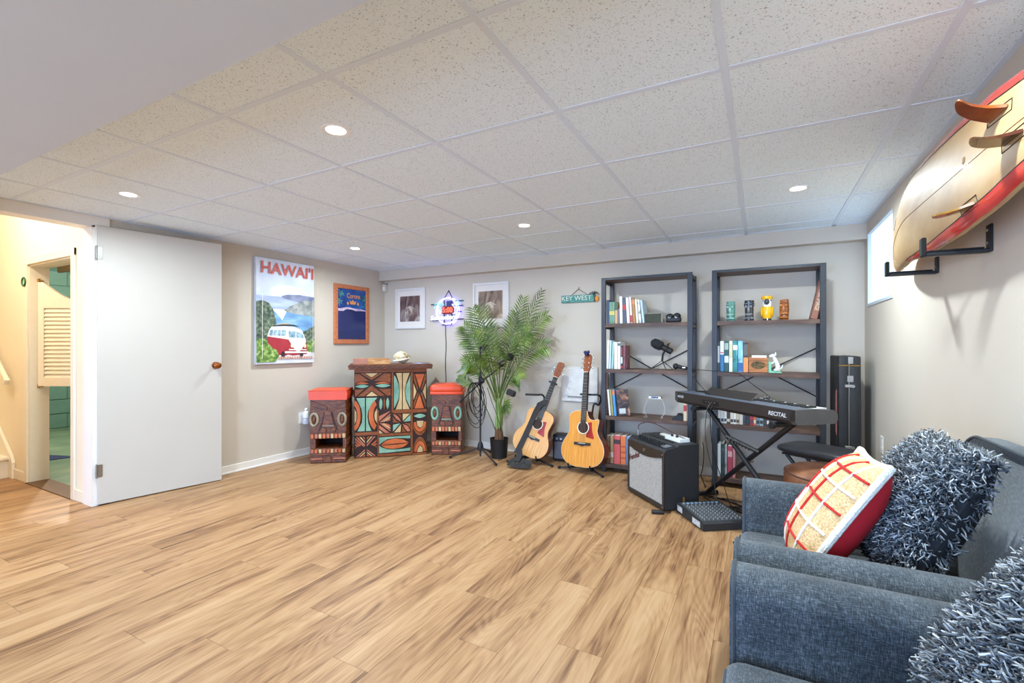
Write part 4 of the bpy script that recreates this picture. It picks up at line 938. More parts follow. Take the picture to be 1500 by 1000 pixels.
def guitar(label, loc, up, front, kp, cut, depth, mats, hl, hc, sc=1.0):
    t = thing('acoustic_guitar', label, 'guitar')
    u = Vector(up).normalized(); fr = Vector(front); fr = (fr - u * fr.dot(u)).normalized(); ax = u.cross(fr) * 1.0
    # local x = right as seen from the front
    y = -fr; x = y.cross(u)
    m = Matrix((x, y, u)).transposed().to_4x4(); m.translation = Vector(loc); t.matrix_world = m @ Matrix.Scale(sc, 4)
    spr, sid, bind = mats
    ol = outline(kp, cut)
    f3 = lambda a, b, d: (a, d, b)
    MB().prism(ol, 0.004, depth, f3).build('sides_and_back', sid, t)
    MB().prism(ol, 0.0, .004, f3).build('soundboard', spr, t)
    MB().tube([(a, .003, b) for a, b in ol], .0028, 6, True).build('binding', bind, t, True)
    top = max(b for a, b in ol)
    hz = top - .155
    MB().lathe([(.001, 0), (.050, 0), (.050, .0012), (.001, .0012)], 28, mtx=basis((0, 0, hz), (1, 0, 0), (0, 0, 1))).build('soundhole', M('hole_dark', (50, 26, 16), .8), t)
    MB().tube([(.056 * math.cos(a), -.0008, hz + .056 * math.sin(a)) for a in [2 * PI * k / 28 for k in range(28)]], .005, 6, True).build('rosette', m_nut, t, True)
    pg = [(.040, hz + .040), (.062, hz + .050), (.085, hz + .052), (.088, hz + .01), (.094, hz - .03), (.112, hz - .085), (.108, hz - .098), (.06, hz - .088), (.032, hz - .082), (.036, hz - .050), (.058, hz - .018), (.060, hz + .018)]
    MB().prism(pg, -.0016, 0, f3).build('pickguard', m_pg2, t)
    bz = hz - .145
    MB().prism([(-.082, bz - .012), (-.03, bz - .014), (0, bz - .024), (.03, bz - .014), (.082, bz - .012), (.082, bz + .012), (-.082, bz + .012)], -.009, 0, f3).build('bridge', m_ebony, t)
    MB().box(-.036, -.013, bz + .002, .036, -.009, bz + .006).build('saddle', m_nut, t)
    L0 = hz + .045; NK = top + .355
    MB().prism([(-.028, L0), (.028, L0), (.0215, NK), (-.0215, NK)], -.007, .0, f3).build('fretboard', m_ebony, t)
    MB().prism([(-.027, top - .02), (.027, top - .02), (.021, NK), (-.021, NK)], .0, .022, f3).build('neck', sid, t)
    fr_ = MB()
    for k in range(1, 20):
        z = NK - (NK - bz) * (1 - 2 ** (-k / 12.0))
        if z < L0: break
        wv = .0215 + (.028 - .0215) * (NK - z) / (NK - L0)
        fr_.box(-wv, -.0085, z - .001, wv, -.0065, z + .001)
    o = fr_.build('frets', m_string, t); o['kind'] = 'stuff'
    MB().box(-.0215, -.010, NK, .0215, .0, NK + .005).build('nut', m_nut, t)
    MB().prism([(-.022, NK), (.022, NK), (.036, NK + .035), (.038, NK + hl - .02), (.026, NK + hl - .004), (.0, NK + hl), (-.026, NK + hl - .004), (-.038, NK + hl - .02), (-.036, NK + .035)], .0, .014, lambda a, b, d: (a, d + (b - NK) * .12, b)).build('headstock', hc, t)
    for s in (-1, 1):
        for k in range(3):
            z = NK + .045 + k * .045; yy = .006 + (z - NK) * .12
            tp = MB().cyl((s * .036, yy, z), (s * .052, yy, z), .0035, n=8).ball((s * .058, yy, z), (.009, .006, .011), 10, 6).build('tuner', m_chrome, t, True)
            MB().cyl((s * .024, yy - .018, z), (s * .024, yy, z), .0035, n=8).build('string_post', m_chrome, tp, True)
    for k in range(6):
        a = -.026 + k * .0104; b = -.018 + k * .0072
        MB().tube([(a, -.012, bz), (b, -.0105, NK)], .0006, 4).build('string', m_string, t)
    return t
KP1 = [(0, 0), (.002, .07), (.03, .145), (.08, .186), (.14, .198), (.20, .184), (.265, .148), (.31, .136), (.36, .142), (.42, .148), (.465, .128), (.488, .07), (.492, 0)]
KP2 = [(0, 0), (.002, .075), (.03, .155), (.085, .202), (.15, .214), (.215, .196), (.28, .155), (.325, .138), (.37, .142), (.43, .150), (.475, .132), (.500, .07), (.505, 0)]
CUT2 = [(0, 0), (.002, .075), (.03, .155), (.085, .202), (.15, .214), (.215, .196), (.28, .156), (.325, .140), (.37, .146), (.405, .152), (.425, .150), (.430, .130), (.420, .095), (.430, .060), (.47, .036), (.500, .03), (.505, 0)]
g1 = guitar('pale acoustic guitar with a black strap leaning on its stand beside the palm', (-2.035, 4.085, .085), (.295, .225, .93), (.06, -1, .2), KP1, None, .105, (m_spruce1, m_mahog, M('black_binding', (40, 26, 18), .4)), .165, m_mahog, .97)
g2 = guitar('honey coloured cutaway acoustic guitar on the stand beside the bookshelf', (-1.43, 3.995, .068), (-.012, .20, 1.0), (-.15, -1, .2), KP2, CUT2, .115, (m_spruce2, m_rose, m_nut), .175, m_mahog, 1.0)
# strap, capo (parts of the first guitar) and tuner clip (part of the second)
sm = M('strap_nylon', (38, 36, 36), .7, bump=.2, bscale=400)
def ribbon(pts, wd, th, nrm=(0, -1, 0)):
    P_ = smooth_path(pts, 6); mb = MB(); N = Vector(nrm); rows = []
    for i, p in enumerate(P_):
        d = (P_[min(i + 1, len(P_) - 1)] - P_[max(i - 1, 0)]).normalized(); s = d.cross(N); s = s.normalized() if s.length > 1e-6 else Vector((1, 0, 0)); nn = s.cross(d).normalized()
        rows.append([mb.bm.verts.new(p + s * a * wd / 2 + nn * b * th / 2) for a, b in ((-1, -1), (1, -1), (1, 1), (-1, 1))])
    for A, Bq in zip(rows, rows[1:]):
        for k in range(4): mb.bm.faces.new((A[k], A[(k + 1) % 4], Bq[(k + 1) % 4], Bq[k]))
    mb.bm.faces.new(rows[0]); mb.bm.faces.new(rows[-1]); return mb
ribbon([(.02, -.02, .58), (-.025, -.028, .545), (-.055, -.02, .47), (-.065, -.014, .33), (-.075, -.014, .18), (-.085, -.02, .05), (-.09, -.03, -.02)], .056, .004).build('strap', sm, g1, True)
MB().box(-.034, -.016, .775, .034, -.008, .787, .002).box(.026, -.016, .771, .036, .03, .79, .002).box(-.05, -.006, .774, -.02, .0, .792, .002).build('capo', m_blackp, g1)
MB().box(-.022, -.02, 1.02, .012, .028, 1.045, .006).ball((-.02, -.004, 1.05), (.016, .012, .016), 10, 8).ball((.012, -.002, 1.052), (.016, .012, .016), 10, 8).build('clip_on_tuner', M('tuner_navy', (30, 28, 78), .4), g2, True)
hp = thing('strap_bundle', 'heap of coiled black strap on the floor before the pale guitar', 'strap', (-2.03, 3.94, 0))
for q, (pts) in enumerate(([(-.10, -.02, .035), (-.055, -.06, .045), (0, -.05, .03), (.03, .0, .05), (-.02, .03, .06), (-.08, .02, .05), (-.10, -.02, .035)], [(.0, -.03, .03), (.06, -.055, .035), (.11, -.02, .03), (.08, .02, .045), (.02, .02, .07)], [(-.03, .0, .06), (-.01, .03, .11), (-.02, .05, .15)])):
    ribbon(pts, .052, .006, (0, -.6, .8) if q < 2 else (0, -1, 0)).build('strap_loop', sm, hp, True)
# stands
def gstand(label, loc, rz, legs, zy):
    t = thing('guitar_stand', label, 'guitar stand', loc, rz)
    for ex, ey in legs:
        lg = MB().tube([(0, .12, .045), (ex, ey, .012)], .0085, 8).build('leg', m_black, t, True)
        MB().tube([(ex * .93, ey * .93 + .004, .02), (ex * 1.02, ey * 1.02, .012)], .012, 8).build('rubber_foot', m_rubber, lg, True)
    MB().tube(smooth_path([(0, .13, .045), (0, .205, .22), (0.01, .262, zy - .12), (.06, .268, zy - .10), (.095, .24, zy - .04), (.085, .205, zy), (.03, .198, zy), (-.09, .185, zy)], 6), .0095, 8).build('back_post', m_black, t, True)
    for s in (-1, 1):
        MB().tube(smooth_path([(0, .13, .045), (s * .06, .10, .045), (s * .10, .04, .046), (s * .105, -.03, .048), (s * .105, -.055, .095)], 5), .0075, 8).build('rest_arm', m_rubber, t, True)
    return t
gstand('black tubular stand holding the pale acoustic guitar', (-2.02, 4.10, 0), math.radians(6), ((-.20, -.04), (.265, -.03), (0, .30)), .66)
gstand('black tubular stand holding the honey coloured guitar', (-1.435, 4.01, 0), math.radians(-4), ((-.25, .05), (.215, -.02), (-.05, .27)), .70)
# small practice amplifier behind the guitars
pa = thing('practice_amplifier', 'small black and grey practice amplifier behind the honey guitar', 'amplifier', (-1.72, 4.33, 0), math.radians(4))
MB().box(-.13, 0, .008, .13, .13, .272, .016, 2).build('cabinet', m_blackp, pa, True)
MB().box(-.112, -.004, .03, .112, .004, .20, .003).build('grille', M('grille_grey', (92, 92, 100), .7, var=.1, scale=200, bump=.3, bscale=400), pa)
MB().box(-.112, -.004, .21, .112, .004, .252, .003).build('control_panel', M('panel_dark', (44, 46, 60), .4), pa)
for k in range(4): MB().cyl((-.08 + k * .045, -.016, .231), (-.08 + k * .045, -.003, .231), .010, n=12).build('control_knob', m_chrome, pa, True)
for sx_ in (-.1, .1):
    for yy in (.03, .1): MB().cyl((sx_, yy, 0), (sx_, yy, .01), .012, n=10).build('foot', m_rubber, pa)
# ================================================================== BOOKSHELVES AND WHAT STANDS ON THEM
SHY0, SHY1 = 4.18, 4.475
SZ = [.062, .499, .928, 1.344, 1.765]          # undersides of the five boards; boards are 18 mm
m_post = M('slate_metal', (50, 50, 53), .45, .2, var=.08)
m_shelf = RAMP('walnut_board', [(.3, (62, 42, 32)), (.55, (92, 64, 48)), (.7, (118, 86, 64))], 6, (1.2, 14, 8), rough=.5)
def shelf_unit(x0, x1, label):
    t = thing('bookshelf', label, 'bookshelf', ((x0 + x1) / 2, (SHY0 + SHY1) / 2, 0)); hw = (x1 - x0) / 2; hd = (SHY1 - SHY0) / 2
    for sx in (-1, 1):
        for sy in (-1, 1):
            xa, xb = sorted((sx * hw, sx * (hw - .04))); ya, yb = sorted((sy * hd, sy * (hd - .024)))
            MB().box(xa, ya, 0, xb, yb, 1.783, .002).build('post', m_post, t)
        for z in SZ:
            xa, xb = sorted((sx * hw, sx * (hw - .022)))
            MB().box(xa, -hd + .024, z - .028, xb, hd - .024, z - .0).build('side_rail', m_post, t)
    for k, z in enumerate(SZ):
        i = .022
        MB().box(-hw + i, -hd + .004, z, hw - i, hd, z + .018, .0015).build('shelf_board', m_shelf, t)
        MB().box(-hw + .04, -hd, z - .016 if k < 4 else z - .004, hw - .04, -hd + .004, z + .0175 if k == 4 else z + .004).build('front_rail', m_post if k == 4 else m_shelf, t)
    for s in (-1, 1):
        MB().tube([(-s * (hw - .02), hd + .006, .74), (s * (hw - .02), hd + .006, 1.15)], .005, 6).build('cross_brace', m_black, t)
    return t
shelf_unit(-1.300, -.510, 'tall slate metal and walnut bookshelf beside the honey coloured guitar')
shelf_unit(-.358, .432, 'tall slate metal and walnut bookshelf with the tiki mugs')
TOPZ = [z + .0187 for z in SZ]
CV = {}
def cover(c, fin='plain'):
    key = ('cover', c, fin)
    if key not in CV:
        nm = 'cover_%d_%d_%d_%s' % (c + (fin,))
        if fin == 'plain': CV[key] = M(nm, c, .45, var=.06, scale=12)
        else:
            d = tuple(int(v * .55) for v in c); l = tuple(min(255, int(v * .5 + 128)) for v in c)
            CV[key] = RAMP(nm, [(.36, d), (.48, c), (.56, c), (.68, l)], 22, (1, 1, .7), rough=.4)
    return CV[key]
def book(label, x0, x1, z, h, col, depth=.165, y0=None, lean=0.0, fin='plain', bands=(), group=None, cat='book'):
    """upright book, spine towards the room; lean in degrees (positive: top towards +x)"""
    wd = x1 - x0; y0 = SHY0 + .022 if y0 is None else y0
    t = thing('book', label, cat, (x0 if lean >= 0 else x1, y0, z), group=group, rot=(0, math.radians(lean), 0))
    if lean > 0: t.location.x = x0 ; t.location.z = z + wd * math.sin(math.radians(lean)); 
    if lean < 0: t.location.z = z + wd * math.sin(math.radians(-lean))
    a = 0 if lean >= 0 else -wd
    mc = cover(col, fin); c = .0022
    mb = MB().box(a, 0, 0, a + wd, .003, h, .0008).box(a, .003, 0, a + c, depth, h).box(a + wd - c, .003, 0, a + wd, depth, h)
    mb.build('cover', mc, t)
    MB().box(a + c, .003, .003, a + wd - c, depth - .004, h - .003).build('pages', m_paper, t)
    for nb, (f0, f1, bcol) in enumerate(bands):
        MB().box(a + .0004 + nb * .002, -.0008 - nb * .0005, h * f0, a + wd - .0004 - nb * .002, .0002, h * f1).build('spine_band', cover(bcol), t)
    return t
S1 = 'on the rack beside the honey guitar'
def rowbooks(z, shelf, items, cat='book'):
    for n, (desc, x0, x1, h, col, *r) in enumerate(items):
        kw = r[0] if r else {}
        book(f'{desc} {shelf}', x0 + .0006, x1 - .0006, z, h, col, cat=cat, **kw)
W, CRM = (236, 234, 228), (226, 212, 186)
# rack 1, top row
T = 'on the upper shelf by the toy camera'
gb = dict(fin='mix', bands=((.40, .58, (206, 190, 96)),), group='green series on the upper shelf')
for xa in (-1.231, -1.214, -1.197):
    book('slim green patterned book of a matching three ' + T, xa, xa + .016, TOPZ[3], .198, (104, 142, 112), **gb)
rowbooks(TOPZ[3], T, [
    ('dark navy book against the post', -1.258, -1.233, .218, (48, 60, 92)),
    ('green topped tan paperback', -1.179, -1.153, .197, (196, 156, 112), dict(bands=((.62, .999, (66, 92, 62)),))),
    ('mauve grey short paperback', -1.150, -1.134, .135, (124, 108, 120)),
    ('tall white hardback after the mauve paperback', -1.132, -1.107, .246, W, dict(lean=-1.2)),
    ('charcoal hardback with a red band', -1.101, -1.072, .232, (74, 80, 96), dict(lean=-2.5, bands=((.52, .72, (192, 34, 42)),))),
    ('white hardback with a pink edge', -1.068, -1.042, .232, (236, 226, 228), dict(lean=-3.2)),
    ('white paperback with red foot', -1.036, -1.016, .236, (230, 214, 204), dict(lean=-3.8, bands=((.02, .30, (196, 40, 44)),))),
    ('tan orange hardback leaning among white books', -1.012, -.988, .222, (176, 120, 62), dict(lean=-4.0, bands=((.76, .92, (222, 132, 88)),))),
    ('cream paperback beside the tan orange hardback', -.984, -.964, .216, (232, 222, 190), dict(lean=-4.5)),
    ('white illustrated paperback beside the cream one', -.960, -.938, .210, (226, 224, 220), dict(lean=-5.0, fin='mix')),
    ('pale blue book leaning last in the row', -.930, -.911, .205, (186, 204, 220), dict(lean=-6.5))])
bx = thing('olive_box', 'dark olive storage box with pale side beside the leaning books', 'box', (-.905, SHY0 + .02, TOPZ[3]))
MB().box(0, 0, 0, .14, .20, .082, .002).build('body', M('pale_box_side', (206, 202, 194), .7), bx)
MB().box(0, -.002, 0, .138, .0, .08).build('front_panel', M('olive_card', (56, 58, 44), .7, var=.15), bx)
tcam = thing('toy_camera', 'small black camera with two pale round dials on the upper shelf', 'camera', (-.672, SHY0 + .07, TOPZ[3]))
MB().box(-.062, -.03, 0, .062, .035, .05, .014, 3).ball((-.028, -.01, .052), (.032, .03, .026), 14, 10).ball((.030, -.01, .055), (.032, .03, .028), 14, 10).build('body', m_blackp, tcam, True)
for s in (-.03, .026): MB().lathe([(.006, 0), (.0125, 0), (.0125, .003), (.006, .003)], 16, mtx=basis((s, -.034, .048), (1, 0, 0), (0, 0, 1))).build('dial', M('dial_cream', (176, 174, 168), .4), tcam)
# rack 1, second row
T = 'on the shelf with the desktop microphone'
rowbooks(TOPZ[2], T, [
    ('white book against the post', -1.258, -1.239, .262, (228, 230, 232), dict(lean=2)),
    ('pale blue slim book', -1.236, -1.218, .262, (188, 206, 214), dict(lean=2)),
    ('aqua book leaning beside the pale blue one', -1.214, -1.195, .250, (150, 186, 180), dict(lean=2.5)),
    ('thick white book after the aqua one', -1.186, -1.156, .246, (236, 236, 232)),
    ('white book with grey title at its head', -1.154, -1.128, .246, (226, 224, 218), dict(bands=((.86, .96, (96, 96, 96)),))),
    ('black spined book with red and white lettering blocks', -1.126, -1.106, .212, (36, 32, 34), dict(bands=((.05, .14, (196, 36, 40)), (.24, .52, (222, 220, 216)), (.58, .93, (186, 40, 44))))),
    ('maroon paperback last in the row', -1.104, -1.082, .214, (120, 54, 60), dict(fin='mix'))])
dm = thing('desktop_microphone', 'black studio microphone tilted on a small tripod on the shelf', 'microphone', (-.775, SHY0 + .13, TOPZ[2]))
rm = Matrix.Translation((0, 0, .20)) @ Matrix.Rotation(math.radians(-62), 4, 'Y')
MB().lathe([(.02, -.09), (.027, -.085), (.027, .0), (.024, .01)], 16, mtx=rm).build('body', m_blackp, dm, True)
MB().lathe([(.03, .005), (.042, .015), (.045, .06), (.038, .095), (.015, .112)], 18, mtx=Matrix.Translation((0, 0, .20)) @ Matrix.Rotation(math.radians(-62), 4, 'Y')).build('foam_windscreen', M('foam_charcoal', (34, 34, 36), .95, bump=.4, bscale=260), dm, True)
MB().tube([(.035, -.03, .175), (.045, -.03, .225), (.06, .0, .235), (.045, .03, .225), (.035, .03, .175)], .004, 6).build('yoke', m_black, dm, True)
MB().tube([(.02, 0, .175), (.0, 0, .13), (-.005, 0, .075)], .009, 8).build('neck', m_black, dm, True)
for ex, ey in ((-.105, -.02), (.095, -.03), (.01, .09)): MB().tube([(-.005, 0, .08), (ex, ey, .004)], .0038, 6).build('leg', m_black, dm, True)
hm = thing('handheld_microphone', 'black handheld microphone lying at the edge of the shelf beside the post', 'microphone', (-.60, SHY0 + .045, TOPZ[2] + .027))
MB().ball((-.05, 0, .008), (.026, .026, .026), 14, 10).build('grille_head', M('mic_mesh', (52, 52, 54), .5, .6, bump=.5, bscale=500), hm, True)
MB().tube([(-.03, 0, .006), (.0, 0, 0), (.078, 0, -.012)], [.019, .015, .011], 12).build('handle', m_blackp, hm, True)
MB().box(.005, -.017, -.006, .03, -.011, .004, .001).build('switch', m_chrome, hm)
# rack 1, third row
T = 'on the shelf with the clear wire stand'
rowbooks(TOPZ[1], T, [
    ('white spined book leaning on the olive one', -1.232, -1.216, .236, W, dict(lean=-5)),
    ('olive green book between white and blue spines', -1.212, -1.190, .236, (150, 142, 84), dict(lean=-5)),
    ('bright blue book with an orange head', -1.186, -1.164, .238, (70, 140, 200), dict(lean=-5, bands=((.80, .98, (222, 112, 64)),)))])
ib = thing('illustrated_book', 'dark illustrated hardback facing out beside the blue book', 'book', (-1.148, SHY0 + .03, TOPZ[1] + .002), rot=(0, math.radians(-5), math.radians(14)))
MB().box(0, 0, 0, .105, .003, .236).box(0, .019, 0, .105, .022, .236).box(0, .003, 0, .003, .019, .236).build('cover', RAMP('cover_dark_art', [(.36, (30, 26, 26)), (.5, (64, 48, 44)), (.62, (148, 96, 66)), (.72, (196, 160, 130))], 16, rough=.4, distort=1.2), ib)
MB().box(.003, .003, .003, .102, .019, .233).build('pages', m_paper, ib)
MB().box(.012, -.0012, .018, .068, 0, .066).build('title_patch', M('patch_grey', (196, 200, 196), .5, var=.2, scale=60), ib)
ws = thing('wire_stand', 'clear acrylic easel stand holding a small harmonica', 'stand', (-.84, SHY0 + .10, TOPZ[1]))
m_acr = M('clear_acrylic', (206, 198, 188), .12, var=.02, spec=.6)
MB().tube(smooth_path([(-.085, -.06, .012), (-.06, -.03, .004), (-.095, 0, .06), (-.05, .03, .165), (.05, .03, .165), (.09, 0, .06), (.06, -.03, .004), (.085, -.06, .012)], 5), .0019, 6).build('wire', m_acr, ws, True)
MB().box(-.07, -.0, .162, .07, .05, .166).build('ledge', m_acr, ws)
hn = thing('harmonica', 'small chrome and black harmonica on the clear stand', 'harmonica', (-.84, SHY0 + .122, TOPZ[1] + .167))
MB().box(-.056, -.013, 0, .056, .013, .022, .003).build('cover_plate', m_chrome, hn)
MB().box(-.034, -.0145, .005, .03, -.012, .017).box(-.058, -.011, .004, -.05, .011, .018).box(.05, -.011, .004, .058, .011, .018).build('comb', m_blackp, hn)
fd = thing('foot_pedal', 'flat black sustain pedal lying on the shelf beside the red book', 'pedal', (-.632, SHY0 + .085, TOPZ[1]))
MB().prism([(-.05, 0), (.045, 0), (.045, .034), (.02, .046), (-.01, .043), (-.05, .006)], -.05, .05, lambda a, b, d: (a, d, b)).build('treadle', m_blackp, fd)
MB().box(-.01, -.03, .042, .03, .03, .052, .004).build('rocker', m_rubber, fd)
rowbooks(TOPZ[1], 'beside the black pedal', [
    ('cream book with red title', -.584, -.557, .152, (226, 196, 160), dict(bands=((.55, .88, (186, 40, 36)),))),
    ('plain cream paperback against the post', -.5560, -.5505, .150, (224, 214, 192))])
# rack 1, bottom row
rowbooks(TOPZ[0], 'on the lowest shelf beside the amplifier', [
    ('brown and cream banded hardback', -1.258, -1.226, .252, (116, 88, 68), dict(bands=((.18, .42, (196, 184, 170)), (.60, .74, (150, 120, 96))))),
    ('tan hardback after the banded one', -1.222, -1.192, .255, (166, 130, 92), dict(bands=((.22, .40, (206, 196, 180)),))),
    ('salmon red hardback', -1.188, -1.130, .258, (206, 84, 80), dict(bands=((.70, .86, (60, 36, 40)),))),
    ('orange hardback with darker stripes', -1.126, -1.078, .258, (218, 112, 52), dict(bands=((.2, .26, (180, 76, 40)), (.4, .46, (180, 76, 40)), (.6, .66, (180, 76, 40))))),
    ('light blue hardback after the orange one', -1.074, -1.045, .255, (104, 148, 196)),
    ('tan paperback last before the amplifier', -1.041, -1.012, .245, (176, 136, 104))])
# rack 2, top row: tiki mugs
YM = SHY0 + .085
def mug(name, label, x, prof, mat, rel, foot=None):
    t = thing(name, label, 'tiki mug', (x, YM, TOPZ[3]))
    R = [r for r, z in prof]
    MB().lathe(prof + [(prof[-1][0] - .005, prof[-1][1]), (prof[-1][0] - .006, .02), (.001, .018)], 22).build('cup', mat, t, True, 50)
    for nm, a, z, rx, rz, mt in rel:
        r = [p for p in prof if p[1] <= z + 1e-4][-1][0]; an = math.radians(-90 + a - 10)
        MB().ball((r * math.cos(an), r * math.sin(an), z), (rx, rx, rz), 10, 6).build(nm, mt or mat, t, True)
    return t
g_ = M('green_glaze', (86, 138, 122), .25, var=.3, scale=40, coat=.5); g2_ = M('green_glaze_pale', (140, 180, 162), .25, var=.2, coat=.5)
face = lambda m: [('eye', -32, .115, .011, .012, m), ('eye', 32, .115, .011, .012, m), ('nose', 0, .088, .011, .026, m), ('mouth', 0, .05, .016, .012, m), ('mouth', -34, .052, .012, .009, m), ('mouth', 34, .052, .012, .009, m), ('brow', -30, .138, .014, .006, m), ('brow', 30, .138, .014, .006, m), ('chin', 0, .02, .016, .008, m), ('chin', -40, .02, .013, .008, m), ('chin', 40, .02, .013, .008, m)]
mug('tiki_mug', 'green glazed tiki mug on the shelf', -.220, [(.030, 0), (.033, .006), (.032, .03), (.034, .08), (.034, .14), (.031, .163)], g_, face(g2_))
k_ = M('black_glaze', (40, 42, 46), .22, var=.3, scale=40, coat=.5); k2_ = M('black_glaze_worn', (128, 130, 132), .3, var=.3)
mug('tiki_mug', 'black and grey glazed tiki mug between the green mug and the parrot', -.084, [(.035, 0), (.037, .008), (.032, .03), (.033, .09), (.032, .13), (.036, .145), (.035, .166)], k_, face(k2_) + [('ear', -80, .13, .008, .02, k_), ('ear', 80, .13, .008, .02, k_)])
a_ = M('amber_glaze', (146, 78, 30), .2, var=.25, scale=30, coat=.6); a2_ = M('amber_glaze_pale', (184, 112, 52), .25, var=.2, coat=.5)
mug('tiki_mug', 'amber brown glazed tiki mug beside the parrot mug', .163, [(.027, 0), (.029, .006), (.031, .04), (.034, .085), (.032, .13), (.029, .162)], a_, face(a2_))
pr = thing('parrot_mug', 'yellow and white parrot shaped mug with dark beak', 'tiki mug', (.043, YM, TOPZ[3]))
y_l = M('yellow_glaze', (236, 178, 24), .25, var=.06, coat=.5); w_g = M('white_glaze', (232, 228, 224), .25, var=.03, coat=.5)
MB().lathe([(.030, 0), (.033, .006), (.030, .016)], 20).build('base', k_, pr, True)
MB().lathe([(.030, .014), (.036, .04), (.040, .075), (.037, .10), (.033, .112)], 22).build('breast', y_l, pr, True)
MB().lathe([(.033, .108), (.035, .13), (.035, .155), (.036, .168)], 22).build('face', w_g, pr, True)
MB().lathe([(.036, .166), (.042, .176), (.042, .190), (.034, .196), (.03, .19)], 22).build('crest_rim', y_l, pr, True)
MB().ball((-.002, -.034, .148), (.020, .018, .024), 14, 10).build('beak', M('beak_charcoal', (60, 62, 66), .3), pr, True)
for s in (-1, 1): MB().ball((s * .028, -.026, .158), (.005, .005, .005), 8, 6).build('eye', k_, pr, True); MB().ball((s * .038, .0, .07), (.010, .022, .042), 12, 8).build('wing', y_l, pr, True)
lb = thing('book', 'brown and cream hardback In Our Image leaning against the post', 'book', (.335, SHY0 + .03, TOPZ[3]), rot=(0, math.radians(12), 0))
MB().box(0, 0, 0.007, .040, .003, .312).box(0, .003, .007, .003, .2, .312).box(.037, .003, .007, .04, .2, .312).build('cover', M('cover_rust', (150, 92, 70), .5, var=.1), lb)
MB().box(.003, .003, .010, .037, .196, .309).build('pages', m_paper, lb)
text('spine_lettering', 'IN OUR IMAGE', .036, M('letter_cream', (222, 196, 160), .5), lb, basis((.020, -.0005, .175), (0, 0, -1), (1, 0, 0)), sx=.86, bold=.0006, extrude=.0004)
# rack 2, second row
T = 'on the shelf with the white dog figurine'
rowbooks(TOPZ[2], T, [
    ('black book with white lettering against the post', -.317, -.299, .246, (44, 38, 40), dict(bands=((.30, .86, (180, 172, 168)),))),
    ('white and blue paperback', -.297, -.268, .252, (38, 104, 150), dict(bands=((.56, .999, (226, 228, 234)), (.60, .64, (180, 40, 60))))),
    ('dark green hardback with a white curl', -.266, -.232, .250, (24, 72, 66), dict(bands=((.30, .52, (206, 206, 200)), (.72, .94, (150, 168, 154))))),
    ('cream paperback between dark green and teal books', -.230, -.204, .252, (226, 226, 204), dict(bands=((.45, .9, (206, 196, 160)),))),
    ('teal patterned hardback', -.202, -.166, .254, (20, 122, 116), dict(fin='mix', bands=((.70, .86, (226, 220, 206)),))),
    ('pale sea blue paperback', -.164, -.128, .252, (132, 188, 212), dict(fin='mix', bands=((.02, .30, (44, 88, 150)),))),
    ('orange book with a black upper half', -.126, -.090, .238, (230, 138, 70), dict(bands=((.50, .999, (46, 44, 44)), (.56, .94, (92, 90, 88)))))])
cg = thing('cigar_box', 'brown wooden cigar box with burnt emblem beside the orange book', 'box', (-.085, SHY0 + .02, TOPZ[2]))
MB().box(0, 0, 0, .135, .17, .118, .002).build('body', RAMP('cigar_wood', [(.3, (146, 84, 38)), (.6, (190, 120, 62))], 6, (1, 3, 12), rough=.5), cg)
MB().prism(ell(.065, .058, .052, .030, 20), -.0008, 0, lambda a, b, d: (a, d, b)).build('emblem', RAMP('burnt_emblem', [(.38, (52, 38, 18)), (.55, (104, 80, 34)), (.7, (140, 104, 48))], 60, rough=.6), cg)
MB().box(0, -.0012, .092, .135, 0, .0945).build('lid_seam', m_groove, cg)
tag(MB().box(-.065, SHY0 + .03, TOPZ[2] + .118, .040, SHY0 + .15, TOPZ[2] + .136, .001).build('paper_pad', m_paper), 'white paper pad lying on the cigar box', 'paper')
gb_ = tag(MB().prism([(0, 0), (.095, 0), (.085, .008), (.02, .014), (.018, .085), (0, .085)], SHY0 + .03, SHY0 + .11, lambda a, b, d: (.053 + a, d, TOPZ[2] + b)).build('green_stand', M('jade_plastic', (126, 196, 156), .4)), 'jade green stand under the white dog figurine', 'stand')
dg_ = thing('dog_figurine', 'small white dog figurine sitting on the green stand', 'figurine', (.108, SHY0 + .07, TOPZ[2] + .017))
m_dogw = M('white_china', (240, 238, 236), .3, var=.02)
def blob(parts, name, par): 
    mb = MB()
    for c, r in parts: mb.ball(c, r, 12, 8)
    return mb.build(name, m_dogw, par, True)
MB().tube(smooth_path([(.006, 0, .0), (.010, 0, .03), (-.004, 0, .075), (-.016, 0, .105)], 6), [.020 - .0004 * k for k in range(19)], 12).build('body', m_dogw, dg_, True)
MB().tube([(-.012, 0, .112), (-.030, 0, .116), (-.048, 0, .110)], [.017, .015, .009], 10).build('head', m_dogw, dg_, True)
for s in (-1, 1):
    MB().cyl((-.008, s * .012, .120), (-.004, s * .016, .146), .009, .002, 8).build('ear', m_dogw, dg_, True)
    MB().tube([(-.014, s * .012, .07), (-.030, s * .012, .055), (-.042, s * .012, .058)], [.007, .006, .006], 8).build('foreleg', m_dogw, dg_, True)
    MB().tube([(.012, s * .014, .014), (-.004, s * .016, .004), (-.018, s * .016, .004)], [.012, .009, .007], 8).build('hind_leg', m_dogw, dg_, True)
MB().tube([(.022, 0, .012), (.038, 0, .022), (.044, 0, .045)], [.006, .005, .003], 8).build('tail', m_dogw, dg_, True)
